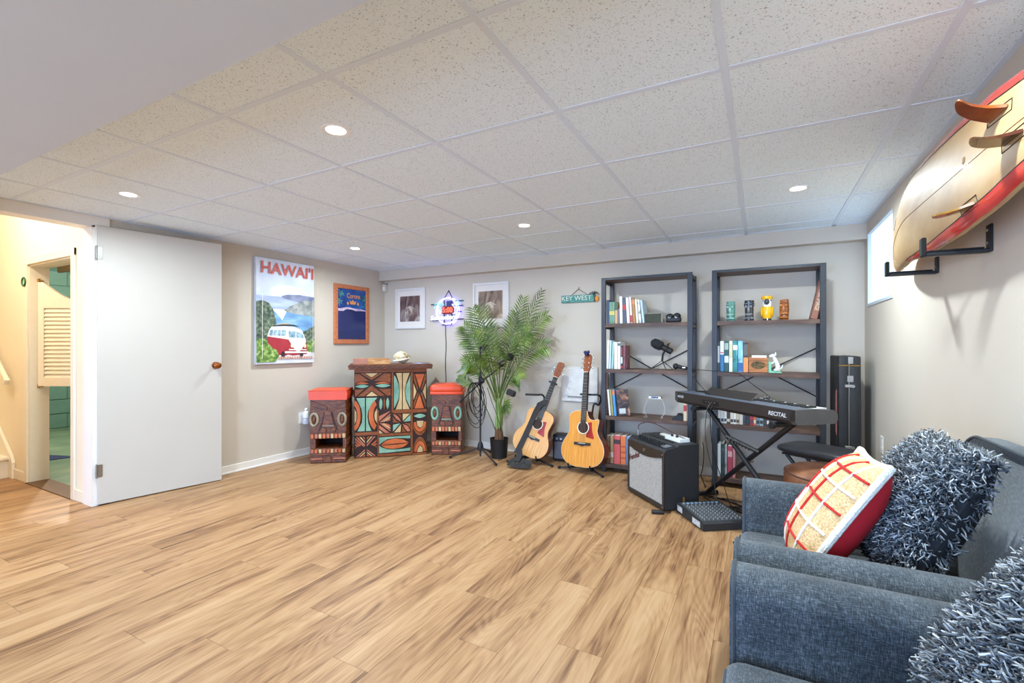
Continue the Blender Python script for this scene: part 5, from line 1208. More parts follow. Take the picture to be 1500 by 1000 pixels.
# rack 2, third row: film cases
random.seed(21)
cols = [(206, 200, 190), (190, 186, 178), (222, 214, 196), (52, 48, 52), (214, 196, 170), (230, 226, 216), (196, 178, 150), (206, 198, 186), (66, 58, 60), (40, 38, 44), (160, 44, 46), (206, 92, 54), (92, 128, 138), (150, 158, 152), (44, 44, 50), (60, 62, 70), (46, 44, 46), (84, 80, 82), (52, 50, 54), (70, 62, 58)]
nm_ = ['ivory', 'warm grey', 'cream', 'black', 'tan', 'white', 'beige', 'pale grey', 'dark brown', 'black glossy', 'red', 'orange', 'blue grey', 'sage grey', 'charcoal', 'slate', 'black matt', 'dusty grey', 'dark grey', 'umber']
x = -.316
for k in range(20):
    wd = .019 + .007 * random.random()
    h = (.19 if k < 9 else .215) + random.uniform(-.006, .02) - (.012 * max(0, k - 15))
    book(f'{nm_[k]} film case in the long row behind the keyboard', x, x + wd, TOPZ[1], h, cols[k], depth=.135, y0=SHY0 + .05, bands=((.72, .92, cols[(k * 7 + 3) % 20]), (.08, .2, cols[(k * 5 + 9) % 20])), cat='film case')
    x += wd + .0012
# rack 2, lowest row
rowbooks(TOPZ[0], 'on the lowest shelf below the film cases', [
    ('white hardback against the post', -.317, -.292, .262, (224, 222, 216)),
    ('dark green speckled hardback', -.289, -.266, .272, (44, 62, 56), dict(fin='mix')),
    ('black and white paperback', -.263, -.244, .262, (150, 146, 148), dict(fin='mix')),
    ('raspberry red hardback', -.241, -.206, .258, (170, 60, 74), dict(bands=((.66, .84, (206, 150, 150)),))),
    ('dusty pink paperback last in the row', -.203, -.184, .256, (186, 120, 120))])
# board leaning behind the first rack
wbd = thing('leaning_board', 'dark wooden board leaning on the back wall between guitar and bookshelf', 'board', (-1.362, 4.335, 0.004), rot=(math.radians(-8.5), math.radians(.6), 0))
MB().prism([(-.038, 0), (.038, 0), (.046, .28), (.042, .5), (.036, .56), (.030, .9), (-.030, .9), (-.036, .56), (-.042, .5), (-.046, .28)], 0, .016, lambda a, b, d: (a, d, b)).build('blade', m_rose, wbd)
# ================================================================== AMPLIFIER, MIXER, KEYBOARD, BENCH, POUF, CASE
m_tolex = M('black_tolex', (38, 38, 40), .6, var=.1, bump=.35, bscale=500)
am = thing('guitar_amplifier', 'large black guitar amplifier with silver grille on the floor', 'amplifier', (-.931, 3.718, 0), math.radians(-45.9))
AW, AD, AH = .49, .278, .458
fa = lambda a, b, d: (d, a, b)
MB().prism([(.0, .012), (AD, .012), (AD, AH), (.118, AH), (.105, AH - .012), (.012, AH - .026), (.0, AH - .04)], 0, AW, lambda a, b, d: (d, a, b)).build('cabinet', m_tolex, am)
m_bez = M('bezel_black', (44, 36, 30), .5, var=.1)
MB().box(.0, -.012, .012, .022, .0, AH - .04, .003).build('front_trim', m_bez, am); MB().box(AW - .022, -.012, .012, AW, .0, AH - .04, .003).build('front_trim', m_bez, am)
MB().box(.022, -.012, .012, AW - .022, .0, .045, .003).build('front_trim', m_bez, am)
top = [(.022, AH - .04), (AW - .022, AH - .04)] + [(.022 + (AW - .044) * (1 - k / 12), AH - .085 - .032 * math.sin(PI * k / 12)) for k in range(13)]
MB().prism(top, -.012, .0, lambda a, b, d: (a, d, b)).build('front_trim', m_bez, am)
MB().box(.022, -.005, .045, AW - .022, -.001, AH - .05).build('grille_cloth', RAMP('silver_grille', [(.4, (146, 141, 134)), (.6, (182, 176, 168))], 160, rough=.7, bump=.2), am)
text('logo', 'Fender', .058, M('logo_dark_red', (84, 34, 34), .4), am, basis((.095, -.0065, AH - .155), (1, 0, .42), (-.42, 0, 1)), shear=.25, bold=.001, extrude=.0012)
MB().cyl((AW / 2, -.016, AH - .075), (AW / 2, -.011, AH - .075), .013, n=16).build('badge', m_chrome, am)
for a, b in ((.012, .03), (AW - .012, .03), (.012, AH - .06), (AW - .012, AH - .06)): MB().cyl((a, -.015, b), (a, -.012, b), .006, n=10).build('screw', m_chrome, am)
MB().prism([(.014, AH - .0245), (.102, AH - .0115), (.102, AH - .0095), (.014, AH - .0225)], .03, AW - .03, lambda a, b, d: (d, a, b)).build('control_panel', M('control_panel_black', (28, 28, 32), .3), am)
for k in range(10):
    x = .07 + k * .036; MB().cyl((x, .055, AH - .018), (x, .052, AH + .004), .010, .008, 12).build('control_knob', m_blackp, am, True)
MB().box(.40, .03, AH - .022, .455, .085, AH - .010).build('display', M('display_silver', (150, 152, 158), .3, .5), am)
MB().box(.10, .122, AH, .39, .148, AH + .006, .002).build('carry_handle', m_rubber, am)
for x in (.05, AW - .05):
    for y in (.04, AD - .04): MB().cyl((x, y, 0), (x, y, .014), .018, n=12).build('foot', m_rubber, am)
def amp_pt(x, y, z=0):
    a = math.radians(-45.9); return Vector((-.931 + x * math.cos(a) - y * math.sin(a), 3.718 + x * math.sin(a) + y * math.cos(a), z))
p = amp_pt(.33, .212, AH)
pd = thing('effects_pedal', 'white switch box with two buttons on top of the amplifier', 'pedal', (p.x, p.y, AH + .0006), math.radians(-43))
MB().prism([(-.045, 0), (.045, 0), (.042, .028), (-.04, .022)], -.085, .085, lambda a, b, d: (d, a, b)).build('case', M('pedal_white', (224, 224, 222), .4), pd)
for q in (-.045, .01): MB().cyl((q, -.008, .02), (q, -.008, .036), .010, n=10).build('button', m_blackp, pd, True)
p = amp_pt(.17, .225, AH)
tag(MB().box(-.05, -.022, 0, .05, .022, .016, .004).build('tuner_pedal', M('cream_plastic', (206, 200, 188), .4)), 'small cream box lying on top of the amplifier', 'pedal').location = (p.x, p.y, AH)
bpy.data.objects['tuner_pedal'].rotation_euler = (0, 0, math.radians(-46))
a0 = amp_pt(.045, .058, AH - .006)
cpts = [a0, a0 + Vector((0, 0, .045)), a0 + Vector((.01, .01, .085)), amp_pt(.14, .10, AH + .110), amp_pt(.24, .15, AH + .085), amp_pt(.36, .20, AH + .04), amp_pt(.41, .235, AH + .024)]
ic = thing('instrument_cable', 'dark red cable arching over the amplifier top', 'cable')
MB().tube(smooth_path(cpts[1:], 8), .0032, 6).build('lead', M('cable_maroon', (70, 26, 26), .5), ic, True)
MB().cyl(cpts[0], cpts[1], .006, n=10).build('plug', m_chrome, ic, True)
# ---- mixer on the floor
mx = thing('mixing_desk', 'small black audio mixer covered in knobs on the floor', 'mixer', (-.522, 3.412, 0), math.radians(-54.5))
MW, MD = .353, .31
MB().prism([(0, .004), (MW, .004), (MW, .046), (MW - .01, .056), (.02, .072), (0, .066)], 0, MD, lambda a, b, d: (a, d, b)).build('chassis', m_tolex, mx)
zt = lambda x: .072 - (x - .02) * .0495
MB().prism([(.025, zt(.025)), (MW - .016, zt(MW - .016)), (MW - .016, zt(MW - .016) + .0012), (.025, zt(.025) + .0012)], .008, MD - .008, lambda a, b, d: (a, d, b)).build('control_surface', M('mixer_panel', (66, 68, 70), .45, var=.15, scale=60), mx)
kn = MB()
for i in range(9):
    for j in range(9):
        x, y = .10 + i * .027, .03 + j * .030
        kn.cyl((x, y, zt(x)), (x, y, zt(x) + .013), .006, .0045, 7)
o = kn.build('knobs', M('knob_pale', (134, 134, 134), .4), mx, True); o['kind'] = 'stuff'
jk = MB()
for j in range(9): jk.cyl((.05, .03 + j * .03, zt(.05)), (.05, .03 + j * .03, zt(.05) + .006), .010, n=10)
o = jk.build('jack_sockets', M('jack_blue_grey', (140, 164, 186), .4), mx, True); o['kind'] = 'stuff'
MB().box(.018, -.0012, .018, .085, 0, .056).build('side_label', M('label_white', (190, 190, 190), .5, var=.4, scale=90), mx); MB().box(.22, -.0012, .010, .315, 0, .046).build('side_label', MATS['label_white'], mx)
MB().tube([(.03, .04, .07), (.03, .04, .11)], .007, 8).build('plug', m_brass, mx, True)
# ---- keyboard on an X stand
kb = thing('digital_piano', 'black digital keyboard with RECITAL lettering on the X stand', 'keyboard', (-.597, 3.85, .715), math.radians(-46.6))
KL, KD, KH = 1.115, .30, .085
m_kb = M('keyboard_black', (46, 40, 37), .45, var=.06, bump=.06, bscale=500); m_kt = M('keyboard_top', (84, 92, 106), .35, var=.05)
MB().prism([(0, .02), (.02, .0), (KD - .02, 0), (KD, .02), (KD, .050), (KD - .01, .062), (.145, .062), (.145, KH - .002), (.0, KH)], 0, KL, lambda a, b, d: (d, a, b)).build('body', m_kb, kb)
for x in (0, KL - .035):
    MB().prism([(-.0, .02), (.02, -.001), (KD - .02, -.001), (KD + .004, .02), (KD + .004, .052), (KD - .02, KH - .01), (.145, KH + .0015), (.0, KH + .0015)], x - .001, x + .036, lambda a, b, d: (d, a, b)).build('end_cap', M('endcap_grey', (92, 90, 88), .45), kb)
MB().box(.036, .006, KH - .001, KL - .036, .142, KH + .001).build('control_panel', m_kt, kb)
wk = MB().box(0, 0, 0, .0218, .148, .018, .0015).mesh('white_key'); bk = MB().box(0, 0, 0, .011, .09, .011, .0015).mesh('black_key')
m_ivory = M('key_white', (232, 232, 230), .25); m_keyb = M('key_black', (18, 18, 20), .3)
nk = int((KL - .076) / .0226)
for k in range(nk):
    o = put('white_key', wk, m_ivory, kb); o.location = (.038 + k * .0226, .147, .063)
    if k % 7 not in (2, 6) and k < nk - 1:
        o = put('black_key', bk, m_keyb, kb); o.location = (.038 + k * .0226 + .0168, .148, .080)
text('brand_lettering', 'RECITAL', .034, M('lettering_white', (214, 214, 214), .5), kb, basis((KL - .125, -.0006, .046), (1, 0, 0), (0, 0, 1)), shear=.15, bold=.0006, extrude=.0004)
text('brand_lettering', 'ALESIS', .026, MATS['lettering_white'], kb, basis((.07, -.0006, .052), (1, 0, 0), (0, 0, 1)), shear=.15, extrude=.0004)
MB().box(.33, -.002, .03, .50, .001, .06, .001).build('socket_panel', M('socket_panel_dark', (18, 18, 20), .4), kb)
for q in (.37, .40, .43, .46): MB().cyl((q, -.005, .046), (q, 0, .046), .006, n=10).build('socket', m_chrome, kb)
mr_ = Matrix.Translation((0, .085, KH)) @ Matrix.Rotation(math.radians(-50), 4, 'X')
MB().box(.24, -.003, 0.0, .70, .003, .075, .002, mtx=mr_).build('music_rest', m_kb, kb)
ks = thing('keyboard_stand', 'black folding X stand under the keyboard', 'keyboard stand', (-.597, 3.85, 0), math.radians(-46.6))
MB().tube([(.12, .20, .022), (.98, .13, .697)], .017, 10).build('leg', m_black, ks, True)
MB().tube([(.26, .10, .697), (1.00, .16, .022)], .017, 10).build('leg', m_black, ks, True)
for x, y, z in ((.12, .20, .018), (1.0, .16, .018)):
    f_ = MB().tube([(x, y - .22, z), (x, y + .08, z)], .015, 10).build('foot_bar', m_black, ks, True)
    for s in (-.22, .08): MB().cyl((x, y + s - .012, z), (x, y + s + .012, z), .0175, n=12).build('rubber_cap', m_rubber, f_, True)
for x, y in ((.98, .14), (.26, .12)):
    MB().tube([(x, -.02, .699), (x, .31, .699)], .0145, 10).build('top_bar', m_black, ks, True)
    MB().cyl((x, -.035, .695), (x, -.018, .695), .020, n=12).build('end_knob', m_rubber, ks, True)
lb0, lb1 = Vector((.455, .10, .525)), Vector((.72, .13, .47))
MB().tube([lb0, lb1], .014, 6).build('locking_bar', m_black, ks)
for k in range(7):
    q = lb0.lerp(lb1, .14 + k * .10); MB().box(q.x - .004, q.y - .0165, q.z - .016, q.x + .004, q.y - .012, q.z + .004).build('notch', m_chrome, ks)
MB().cyl((.59, .13, .385), (.59, .19, .385), .016, n=12).build('pivot', m_chrome, ks, True)
# ---- padded keyboard bench
m_vin = M('black_vinyl', (48, 48, 51), .38, var=.06, bump=.1, bscale=300)
bn = thing('keyboard_bench', 'black padded folding bench behind the keyboard', 'bench', (.345, 3.66, 0.012), math.radians(-33))
def padfn(u, v):
    a = u * 2 * PI; ca, sa = math.cos(a), math.sin(a); e = .35
    x = .23 * math.copysign(abs(ca) ** e, ca); y = .15 * math.copysign(abs(sa) ** e, sa)
    t = v; r = math.sin(PI * t) ** .35 if 0 < t < 1 else 0.0
    return (x * r, y * r, .455 + .035 * (1 - 2 * abs(.5 - t)) * 0 + (-.035 if t < .5 else .035) * (abs(2 * t - 1) ** .6))
MB().grid(padfn, 32, 14, cu=True).build('seat_pad', m_vin, bn, True, 70)
MB().box(-.19, -.11, .412, .19, .11, .424).build('seat_board', m_black, bn)
for s in (-1, 1):
    MB().tube([(-.19, s * .10, .018), (.17, s * .10, .41)], .012, 8).build('leg', m_black, bn, True); MB().tube([(.19, s * .088, .018), (-.17, s * .088, .41)], .012, 8).build('leg', m_black, bn, True)
for x in (-.19, .19): MB().tube([(x, -.17, .014), (x, .17, .014)], .014, 8).build('foot_bar', m_black, bn, True)
# ---- brown leather pouf on wooden legs
m_lea = RAMP('saddle_leather', [(.3, (82, 46, 26)), (.5, (112, 66, 40)), (.7, (146, 96, 66))], 7, rough=.42, bump=.12)
lp = thing('leather_pouf', 'round brown leather stool cushion on wooden legs beside the armchair', 'stool', (.36, 3.13, 0), math.radians(22))
MB().lathe([(.15, .315), (.225, .322), (.243, .35), (.245, .42), (.236, .452), (.205, .468), (.10, .476), (.001, .478)], 36).build('cushion', m_lea, lp, True, 70)
MB().tube([(.240 * math.cos(a), .240 * math.sin(a), .446) for a in [2 * PI * k / 40 for k in range(40)]], .0045, 6, True).build('welt', M('leather_dark', (86, 46, 24), .5), lp, True)
for k in range(6):  # thin dark cords standing in for shadow lines across the leather top
    x = -.03 + k * .028; MB().tube(smooth_path([(x, -.10, .4785), (x + .05, .0, .4795), (x + .085, .13, .474)], 5), .0025, 5).build('shadow_line', M('shadow_line_dark', (48, 30, 22), .6), lp, True)
for s in (-1, 1):
    for q in (-1, 1): MB().tube([(s * .17, q * .13, 0.0), (s * .13, q * .10, .33)], .018, 8).build('leg', m_mahog, lp, True)
    MB().tube([(s * .165, -.13, .10), (s * .165, .13, .10)], .012, 8).build('stretcher', m_mahog, lp, True)
for a in (-120, -60, 200):
    c = Vector((.235 * math.cos(math.radians(a)), .235 * math.sin(math.radians(a)), .315))
    MB().ball(c, .016, 10, 8).tube([c, c + Vector((0, 0, -.05))], [.012, .018], 8).build('tassel', M('gold_rope', (188, 150, 84), .7, var=.2, scale=80), lp, True)
# ---- guitar case standing in the corner
gc = thing('guitar_case', 'tall black instrument case with silver latches standing in the corner', 'instrument case', (.555, 4.25, 0), math.radians(2))
m_case = M('case_black', (34, 33, 34), .55, var=.1, bump=.3, bscale=400)
MB().box(-.066, -.17, .0, -.006, .19, 1.085, .010, 2).build('lid', m_case, gc, True); MB().box(-.003, -.17, .0, .066, .19, 1.085, .010, 2).build('bottom_shell', m_case, gc, True)
MB().box(-.0065, -.172, .004, -.0025, .188, 1.08).build('valance', m_chrome, gc)
MB().box(-.067, -.172, 1.015, .067, -.168, 1.022).build('edge_band', m_brass, gc)
for z in (.86, .42):
    lt = MB().box(-.03, -.176, z, .028, -.168, z + .022, .003).build('latch', m_chrome, gc); MB().cyl((.018, -.182, z + .011), (.018, -.175, z + .011), .012, n=12).build('catch', m_chrome, lt, True)
MB().box(-.016, -.177, .90, .022, -.168, .945, .002).build('lock_plate', m_chrome, gc); MB().box(-.012, -.18, 1.03, .02, -.168, 1.08, .002).build('lock_plate', m_chrome, gc)
MB().tube(smooth_path([(.01, -.172, .34), (-.005, -.20, .335), (-.014, -.21, .28), (-.012, -.21, .22), (-.005, -.20, .165), (.01, -.172, .16)], 5), .008, 8).build('handle', m_rubber, gc, True)
for z in (.34, .16): MB().cyl((.01, -.182, z), (.01, -.168, z), .013, n=12).build('handle_mount', m_chrome, gc, True)
MB().cyl((.012, -.178, .25), (.012, -.168, .25), .022, n=16).build('emblem', m_chrome, gc, True)
MB().prism([(-.10, .50), (-.05, .52), (-.05, .82), (-.10, .84)], -.0672, -.066, lambda a, b, d: (d, a, b)).build('sticker', M('sticker_pink', (186, 110, 104), .5, var=.2, scale=40), gc)
# ---- cables
def cable(label, pts, r=.003, mat=None, name='cable'):
    return tag(MB().tube(smooth_path(pts, 7), r, 5).build(name, mat or m_rubber, None, True), label, 'cable')
cable('thin black cable running from the shelf microphone to the keyboard', [(-.515, 4.19, .945), (-.50, 4.15, .93), (-.46, 4.02, .88), (-.40, 3.85, .84), (-.345, 3.70, .812), (-.33, 3.66, .803)], .0026)
cable('thin black cable stretched between the two bookshelves', [(-.52, 4.172, .962), (-.44, 4.170, .957), (-.34, 4.165, .952), (-.20, 4.160, .94), (-.14, 4.155, .925), (-.06, 4.0, .87), (.02, 3.74, .83), (.055, 3.60, .812)], .0026)
cable('grey cable hanging from the keyboard sockets to the floor', [(-.31, 3.535, .76), (-.335, 3.51, .70), (-.345, 3.55, .5), (-.31, 3.66, .25), (-.29, 3.70, .08), (-.25, 3.66, .006), (-.18, 3.62, .005)], .0028, M('cable_grey', (70, 68, 66), .6))
cable('black cable looping from the keyboard down beside its stand', [(-.29, 3.515, .76), (-.31, 3.48, .68), (-.30, 3.62, .40), (-.24, 3.70, .16), (-.19, 3.66, .02), (-.12, 3.58, .005), (-.05, 3.62, .005)], .0028)
random.seed(9)
for k, lab in enumerate(('black cable curled on the floor behind the mixer', 'black cable tangled round the stand foot', 'black cable lying between amplifier and mixer', 'black cable running under the keyboard stand', 'black cable trailing towards the armchair')):
    bx_, by_ = [(-.10, 3.64), (-.16, 3.78), (-.27, 3.74), (-.02, 3.55), (.02, 3.30)][k]
    cable(lab, [(bx_ + .11 * math.cos(a * 1.3 + k) + random.uniform(-.03, .03), by_ + .09 * math.sin(a + k * .7) + random.uniform(-.03, .03), .0035 + .004 * k + random.random() * .006) for a in range(9)], .0032)
ad_ = thing('power_adapter', 'black power adapter on the floor beside the mixer', 'adapter', (-.63, 3.315, 0), math.radians(20))
MB().box(-.04, -.02, 0, .04, .02, .022, .004).build('brick', m_blackp, ad_); MB().tube([(.04, 0, .012), (.08, .01, .005), (.10, .05, .004)], .003, 5).build('lead', m_rubber, ad_, True)
lpd = thing('pedal_stand', 'low black pedal stand on the floor before the armchair', 'pedal', (-.03, 3.07, 0), math.radians(30))
MB().tube(smooth_path([(-.13, 0, .012), (-.02, .0, .055), (.06, .01, .07)], 4), .007, 8).build('arm', m_black, lpd, True); MB().tube([(-.02, -.12, .010), (.0, .0, .03), (.02, .12, .010)], .006, 8).build('foot', m_black, lpd, True)
cable('black cord running down the back wall beside the amplifier', [(-.46, 4.46, .30), (-.452, 4.47, .26), (-.45, 4.47, .15), (-.46, 4.46, .06), (-.47, 4.44, .006), (-.44, 4.30, .005), (-.40, 4.10, .005)], .004)
# ================================================================== SURFBOARD ON ITS WALL RACK
sb = thing('surfboard', 'old cream surfboard with red rails and three amber fins hung on the wall', 'surfboard', (.598, 2.25, 1.53))
HW = [(-.95, .055), (-.90, .075), (-.78, .105), (-.62, .14), (-.40, .172), (-.15, .190), (.10, .196), (.35, .19), (.55, .166), (.70, .132), (.82, .088), (.90, .045), (.935, .006)]
def hw(s):
    for (a, b), (c, d) in zip(HW, HW[1:]):
        if s <= c:
            t = (s - a) / (c - a); t = t if (a < -.9 or c > .85) else t * t * (3 - 2 * t) * .3 + t * .7
            return b + (d - b) * t
    return HW[-1][1]
def sp(s, v, side, off=0.0):
    """s along the board (towards the back wall), v across -1..1, side -1 = underside facing the room"""
    w_ = hw(s); th = .034 * (1 - .55 * abs(s / .95) ** 3)
    cx = .055 * max(0, (s - .45) / .5) ** 2 + .012 * max(0, (-s - .5) / .45) ** 2
    cz = .196 - .12 * max(0, (s - .40) / .5) ** 1.3
    x = side * (th * (1 - abs(v) ** 3.2) ** .5 + off) + cx
    return (x, s, cz + w_ * v)
def sgrid(s0, s1, v0, v1, side, off, nu, nv): return lambda u, t: sp(s0 + (s1 - s0) * u, v0 + (v1 - v0) * t, side, off)
m_res = RAMP('aged_resin', [(.28, (152, 114, 70)), (.45, (178, 140, 94)), (.6, (190, 156, 108)), (.75, (200, 172, 128))], 3.0, (1, 1, 2), rough=.5, coat=.08, spec=.4)
m_red = RAMP('red_rail_paint', [(.3, (196, 34, 30)), (.55, (214, 60, 48)), (.75, (222, 96, 78))], 5, rough=.2, coat=.5)
def closed(u, t):
    a = 2 * PI * t; v = math.cos(a)
    return sp(-.95 + 1.885 * u, max(-1, min(1, v)), 1 if math.sin(a) > 0 else -1)
mb = MB(); V = []
NS, NV = 48, 28
for i in range(NS):
    s = -.95 + 1.885 * i / (NS - 1)
    row = [mb.bm.verts.new(sp(s, math.cos(2 * PI * (j + .5) / NV), 1 if j < NV / 2 else -1)) for j in range(NV)]
    V.append(row)
for A, B in zip(V, V[1:]):
    for j in range(NV): mb.bm.faces.new((A[j], A[(j + 1) % NV], B[(j + 1) % NV], B[j]))
mb.bm.faces.new(V[0]); mb.bm.faces.new(V[-1])
mb.build('board', m_res, sb, True, 80)
for sgn in (1, -1):
    MB().grid(lambda u, t: sp(-.93 + 1.40 * u, sgn * (.985 - (.03 + .22 * (1 - u ** 2)) * t), -1, .0012), 40, 6).build('rail_stripe', m_red, sb, True)
    MB().tube([Vector(sp(-.93 + 1.42 * k / 30, sgn * (.945 - .22 * (1 - (k / 30) ** 2)), -1, .0008)) for k in range(31)], .0016, 5).build('pinline', m_blackp, sb, True)
MB().tube([Vector(sp(-.93 + 1.80 * k / 30, 0.0, -1, .0006)) for k in range(31)], .0015, 5).build('stringer', M('stringer_wood', (168, 128, 84), .4), sb, True)
for sgn in (1, -1): MB().tube([Vector(sp(s_, sgn * v_, -1, .0008)) for s_, v_ in ((.62, .93), (.66, .72), (.70, .55))], .0012, 5).build('pinline', M('pinline_grey', (120, 112, 98), .5), sb, True)
m_fin = RAMP('amber_fin', [(.3, (122, 50, 16)), (.6, (166, 82, 28))], 8, rough=.2, coat=.6); m_fin2 = M('dark_fin', (78, 36, 18), .25, var=.2, coat=.5); m_fin3 = RAMP('olive_fin', [(.3, (120, 92, 34)), (.6, (170, 128, 56))], 8, rough=.25, coat=.5)
def fin(s, v, cant, mat, h=.105, L=.11):
    b = Vector(sp(s, v, -1)); outw = Vector((-1, 0, cant)).normalized(); along = Vector((0, -1, 0)); th = outw.cross(along).normalized() * .0045
    prof = [(-L * .5, 0), (-L * .42, h * .45), (-L * .15, h * .80), (L * .30, h * 1.0), (L * .50, h * .99), (L * .44, h * .86), (L * .30, h * .62), (L * .30, h * .3), (L * .44, 0)]
    prof = [(v_.x, v_.y) for v_ in smooth_path([(a, q, 0) for a, q in prof], 4)]
    f_ = MB().prism(prof, -1, 1, lambda a, q, d: b + along * a + outw * q + th * d * (1 - .55 * q / h)).build('fin', mat, sb, True, 50)
    bx = [(-L * .62, .016), (L * .62, .016), (L * .62, -.016), (-L * .62, -.016)]
    MB().tube([Vector(sp(s - a, v + q / hw(s), -1, .0008)) for a, q in bx], .0013, 5, True).build('fin_patch_line', m_blackp, f_)
fin(-.52, .42, .35, m_fin); fin(-.60, -.22, -.02, m_fin2, .095, .10); fin(-.30, -.72, -.30, m_fin3, .10, .10)
MB().ball(sp(-.28, .12, -1, -.003), (.006, .018, .014), 10, 6).build('ding_patch', M('ding_brown', (150, 116, 76), .5), sb, True)
def rack(y, label):
    t = thing('wall_rack', label, 'wall bracket', (XR, y, 1.505))
    MB().box(-.008, -.02, -.012, 0, .02, .085, .002).build('wall_plate', m_black, t)
    for z in (.02, .065): MB().cyl((-.011, 0, z), (-.008, 0, z), .006, n=10).build('screw', m_chrome, t, True)
    MB().box(-.18, -.016, -.014, -.004, .016, .0, .003).build('arm', m_black, t); MB().box(-.192, -.017, -.014, -.178, .017, .055, .003).build('tip', m_rubber, t)
    MB().box(-.176, -.014, .0, -.02, .014, .006, .002).build('pad', m_rubber, t)
rack(2.238, 'black steel wall bracket under the middle of the surfboard'); rack(2.796, 'black steel wall bracket under the surfboard nose beside the window')
# ================================================================== ARMCHAIRS AND CUSHIONS
def denim():
    m = bpy.data.materials.new('blue_grey_denim'); m.use_nodes = True; nt = m.node_tree; L = nt.links.new
    b = nt.nodes['Principled BSDF']; b.inputs['Roughness'].default_value = .85; b.inputs['Specular IOR Level'].default_value = .2
    b.inputs['Sheen Weight'].default_value = .25
    tc = nd(nt, 'ShaderNodeTexCoord')
    def nz(sc, st, det=3):
        mp = nd(nt, 'ShaderNodeMapping'); mp.inputs['Scale'].default_value = st; L(tc.outputs['Object'], mp.inputs['Vector'])
        n = nd(nt, 'ShaderNodeTexNoise'); n.inputs['Scale'].default_value = sc; n.inputs['Detail'].default_value = det; L(mp.outputs['Vector'], n.inputs['Vector']); return n
    a, c, d = nz(75, (1, 9, 9), 2), nz(75, (9, 1, 1), 2), nz(5, (1, 1, 1))
    m1 = nd(nt, 'ShaderNodeMix', data_type='FLOAT'); m1.inputs[0].default_value = .5; L(a.outputs['Fac'], m1.inputs[2]); L(c.outputs['Fac'], m1.inputs[3])
    m2 = nd(nt, 'ShaderNodeMix', data_type='FLOAT'); m2.inputs[0].default_value = .3; L(m1.outputs[0], m2.inputs[2]); L(d.outputs['Fac'], m2.inputs[3])
    r = nd(nt, 'ShaderNodeValToRGB'); cr = r.color_ramp; cr.elements[0].position = .40; cr.elements[0].color = lin((38, 43, 48)); cr.elements[1].position = .60; cr.elements[1].color = lin((112, 118, 122))
    e = cr.elements.new(.5); e.color = lin((68, 75, 81)); L(m2.outputs[0], r.inputs['Fac']); L(r.outputs['Color'], b.inputs['Base Color'])
    bp = nd(nt, 'ShaderNodeBump'); bp.inputs['Strength'].default_value = .35; bp.inputs['Distance'].default_value = .002; L(m1.outputs[0], bp.inputs['Height']); L(bp.outputs['Normal'], b.inputs['Normal'])
    return m
m_den = denim(); m_pipe = M('denim_piping', (64, 70, 76), .8, var=.1, scale=120)
m_leg = M('chair_leg_wood', (56, 36, 24), .5, var=.2)
def armchair(label, x0, yc):
    """faces -x; arms at +-y"""
    t = thing('armchair', label, 'armchair', (x0, yc, 0)); HWD, AT, AHT, DP = .418, .142, .62, .775
    for s in (-1, 1):
        yo, yi = s * HWD, s * (HWD - AT); ym = (yo + yi) / 2; hw_ = AT / 2
        prof = [(ym - hw_ + .004, .10), (ym - hw_, .30), (ym - hw_ - .0, AHT - .055)] + [(ym + hw_ * math.cos(PI - PI * k / 10), AHT - .055 + .055 * math.sin(PI * k / 10)) for k in range(1, 10)] + [(ym + hw_, AHT - .055), (ym + hw_, .30), (ym + hw_ - .004, .10)]
        MB().prism(prof, .012, DP - .04, lambda a, b, d: (d, a, b)).build('arm', m_den, t, True, 50)
        MB().prism([(ym + (a - ym) * .97, b) for a, b in prof], .0, .014, lambda a, b, d: (d, a, b)).build('arm_front', m_den, t, True, 50)
        MB().tube([(.008, a, b) for a, b in prof], .0055, 6).build('piping', m_pipe, t, True)
    iw = HWD - AT - .004
    MB().box(.03, -iw, .10, DP - .06, iw, .285, .01).build('seat_base', m_den, t)
    MB().box(-.012, -iw + .004, .288, .60, iw - .004, .445, .045, 5).build('seat_cushion', m_den, t, True, 60)
    for z in (.31, .425): MB().tube([(-.004, -iw + .05, z), (-.008, 0, z), (-.004, iw - .05, z)], .004, 6).build('cushion_piping', m_pipe, t, True)
    BHW, R_ = HWD - .008, .13
    yz = [(-BHW, .20), (-BHW, .862 - R_)] + [(-BHW + R_ - R_ * math.cos(PI / 2 * k / 8), .862 - R_ + R_ * math.sin(PI / 2 * k / 8)) for k in range(1, 9)] + [(BHW - R_ + R_ * math.sin(PI / 2 * k / 8), .862 - R_ + R_ * math.cos(PI / 2 * k / 8)) for k in range(0, 9)] + [(BHW, .20)]
    def bx_(z, f):                        # front and back face of the raked backrest
        fr = .565 + max(0, z - .25) * .20; bk = .775
        rnd_ = .03 * max(0, (z - .78) / .082) ** 2
        return fr + rnd_ if f == 0 else (bk - rnd_ if f == 1 else fr + (bk - fr) * f)
    mb = MB(); rows = []
    for f, ins in ((0, .02), (.12, .004), (.3, 0), (.7, 0), (.88, .004), (1, .02)):
        rows.append([mb.bm.verts.new((bx_(b - ins * .4, f), a * (1 - ins / BHW), b - (ins if b > .3 else 0))) for a, b in yz])
    for A, B in zip(rows, rows[1:]):
        for k in range(len(yz)): mb.bm.faces.new((A[k], A[(k + 1) % len(yz)], B[(k + 1) % len(yz)], B[k]))
    mb.bm.faces.new(rows[0]); mb.bm.faces.new(rows[-1])
    mb.build('backrest', m_den, t, True, 55)
    MB().tube([(bx_(b - .006, .12) , a, b) for a, b in yz], .005, 6).build('piping', m_pipe, t, True)
    for x in (.06, DP - .08):
        for s in (-1, 1): MB().tube([(x, s * (HWD - .07), .0), (x, s * (HWD - .07), .105)], [.018, .026], 8).build('leg', m_leg, t, True)
    return t
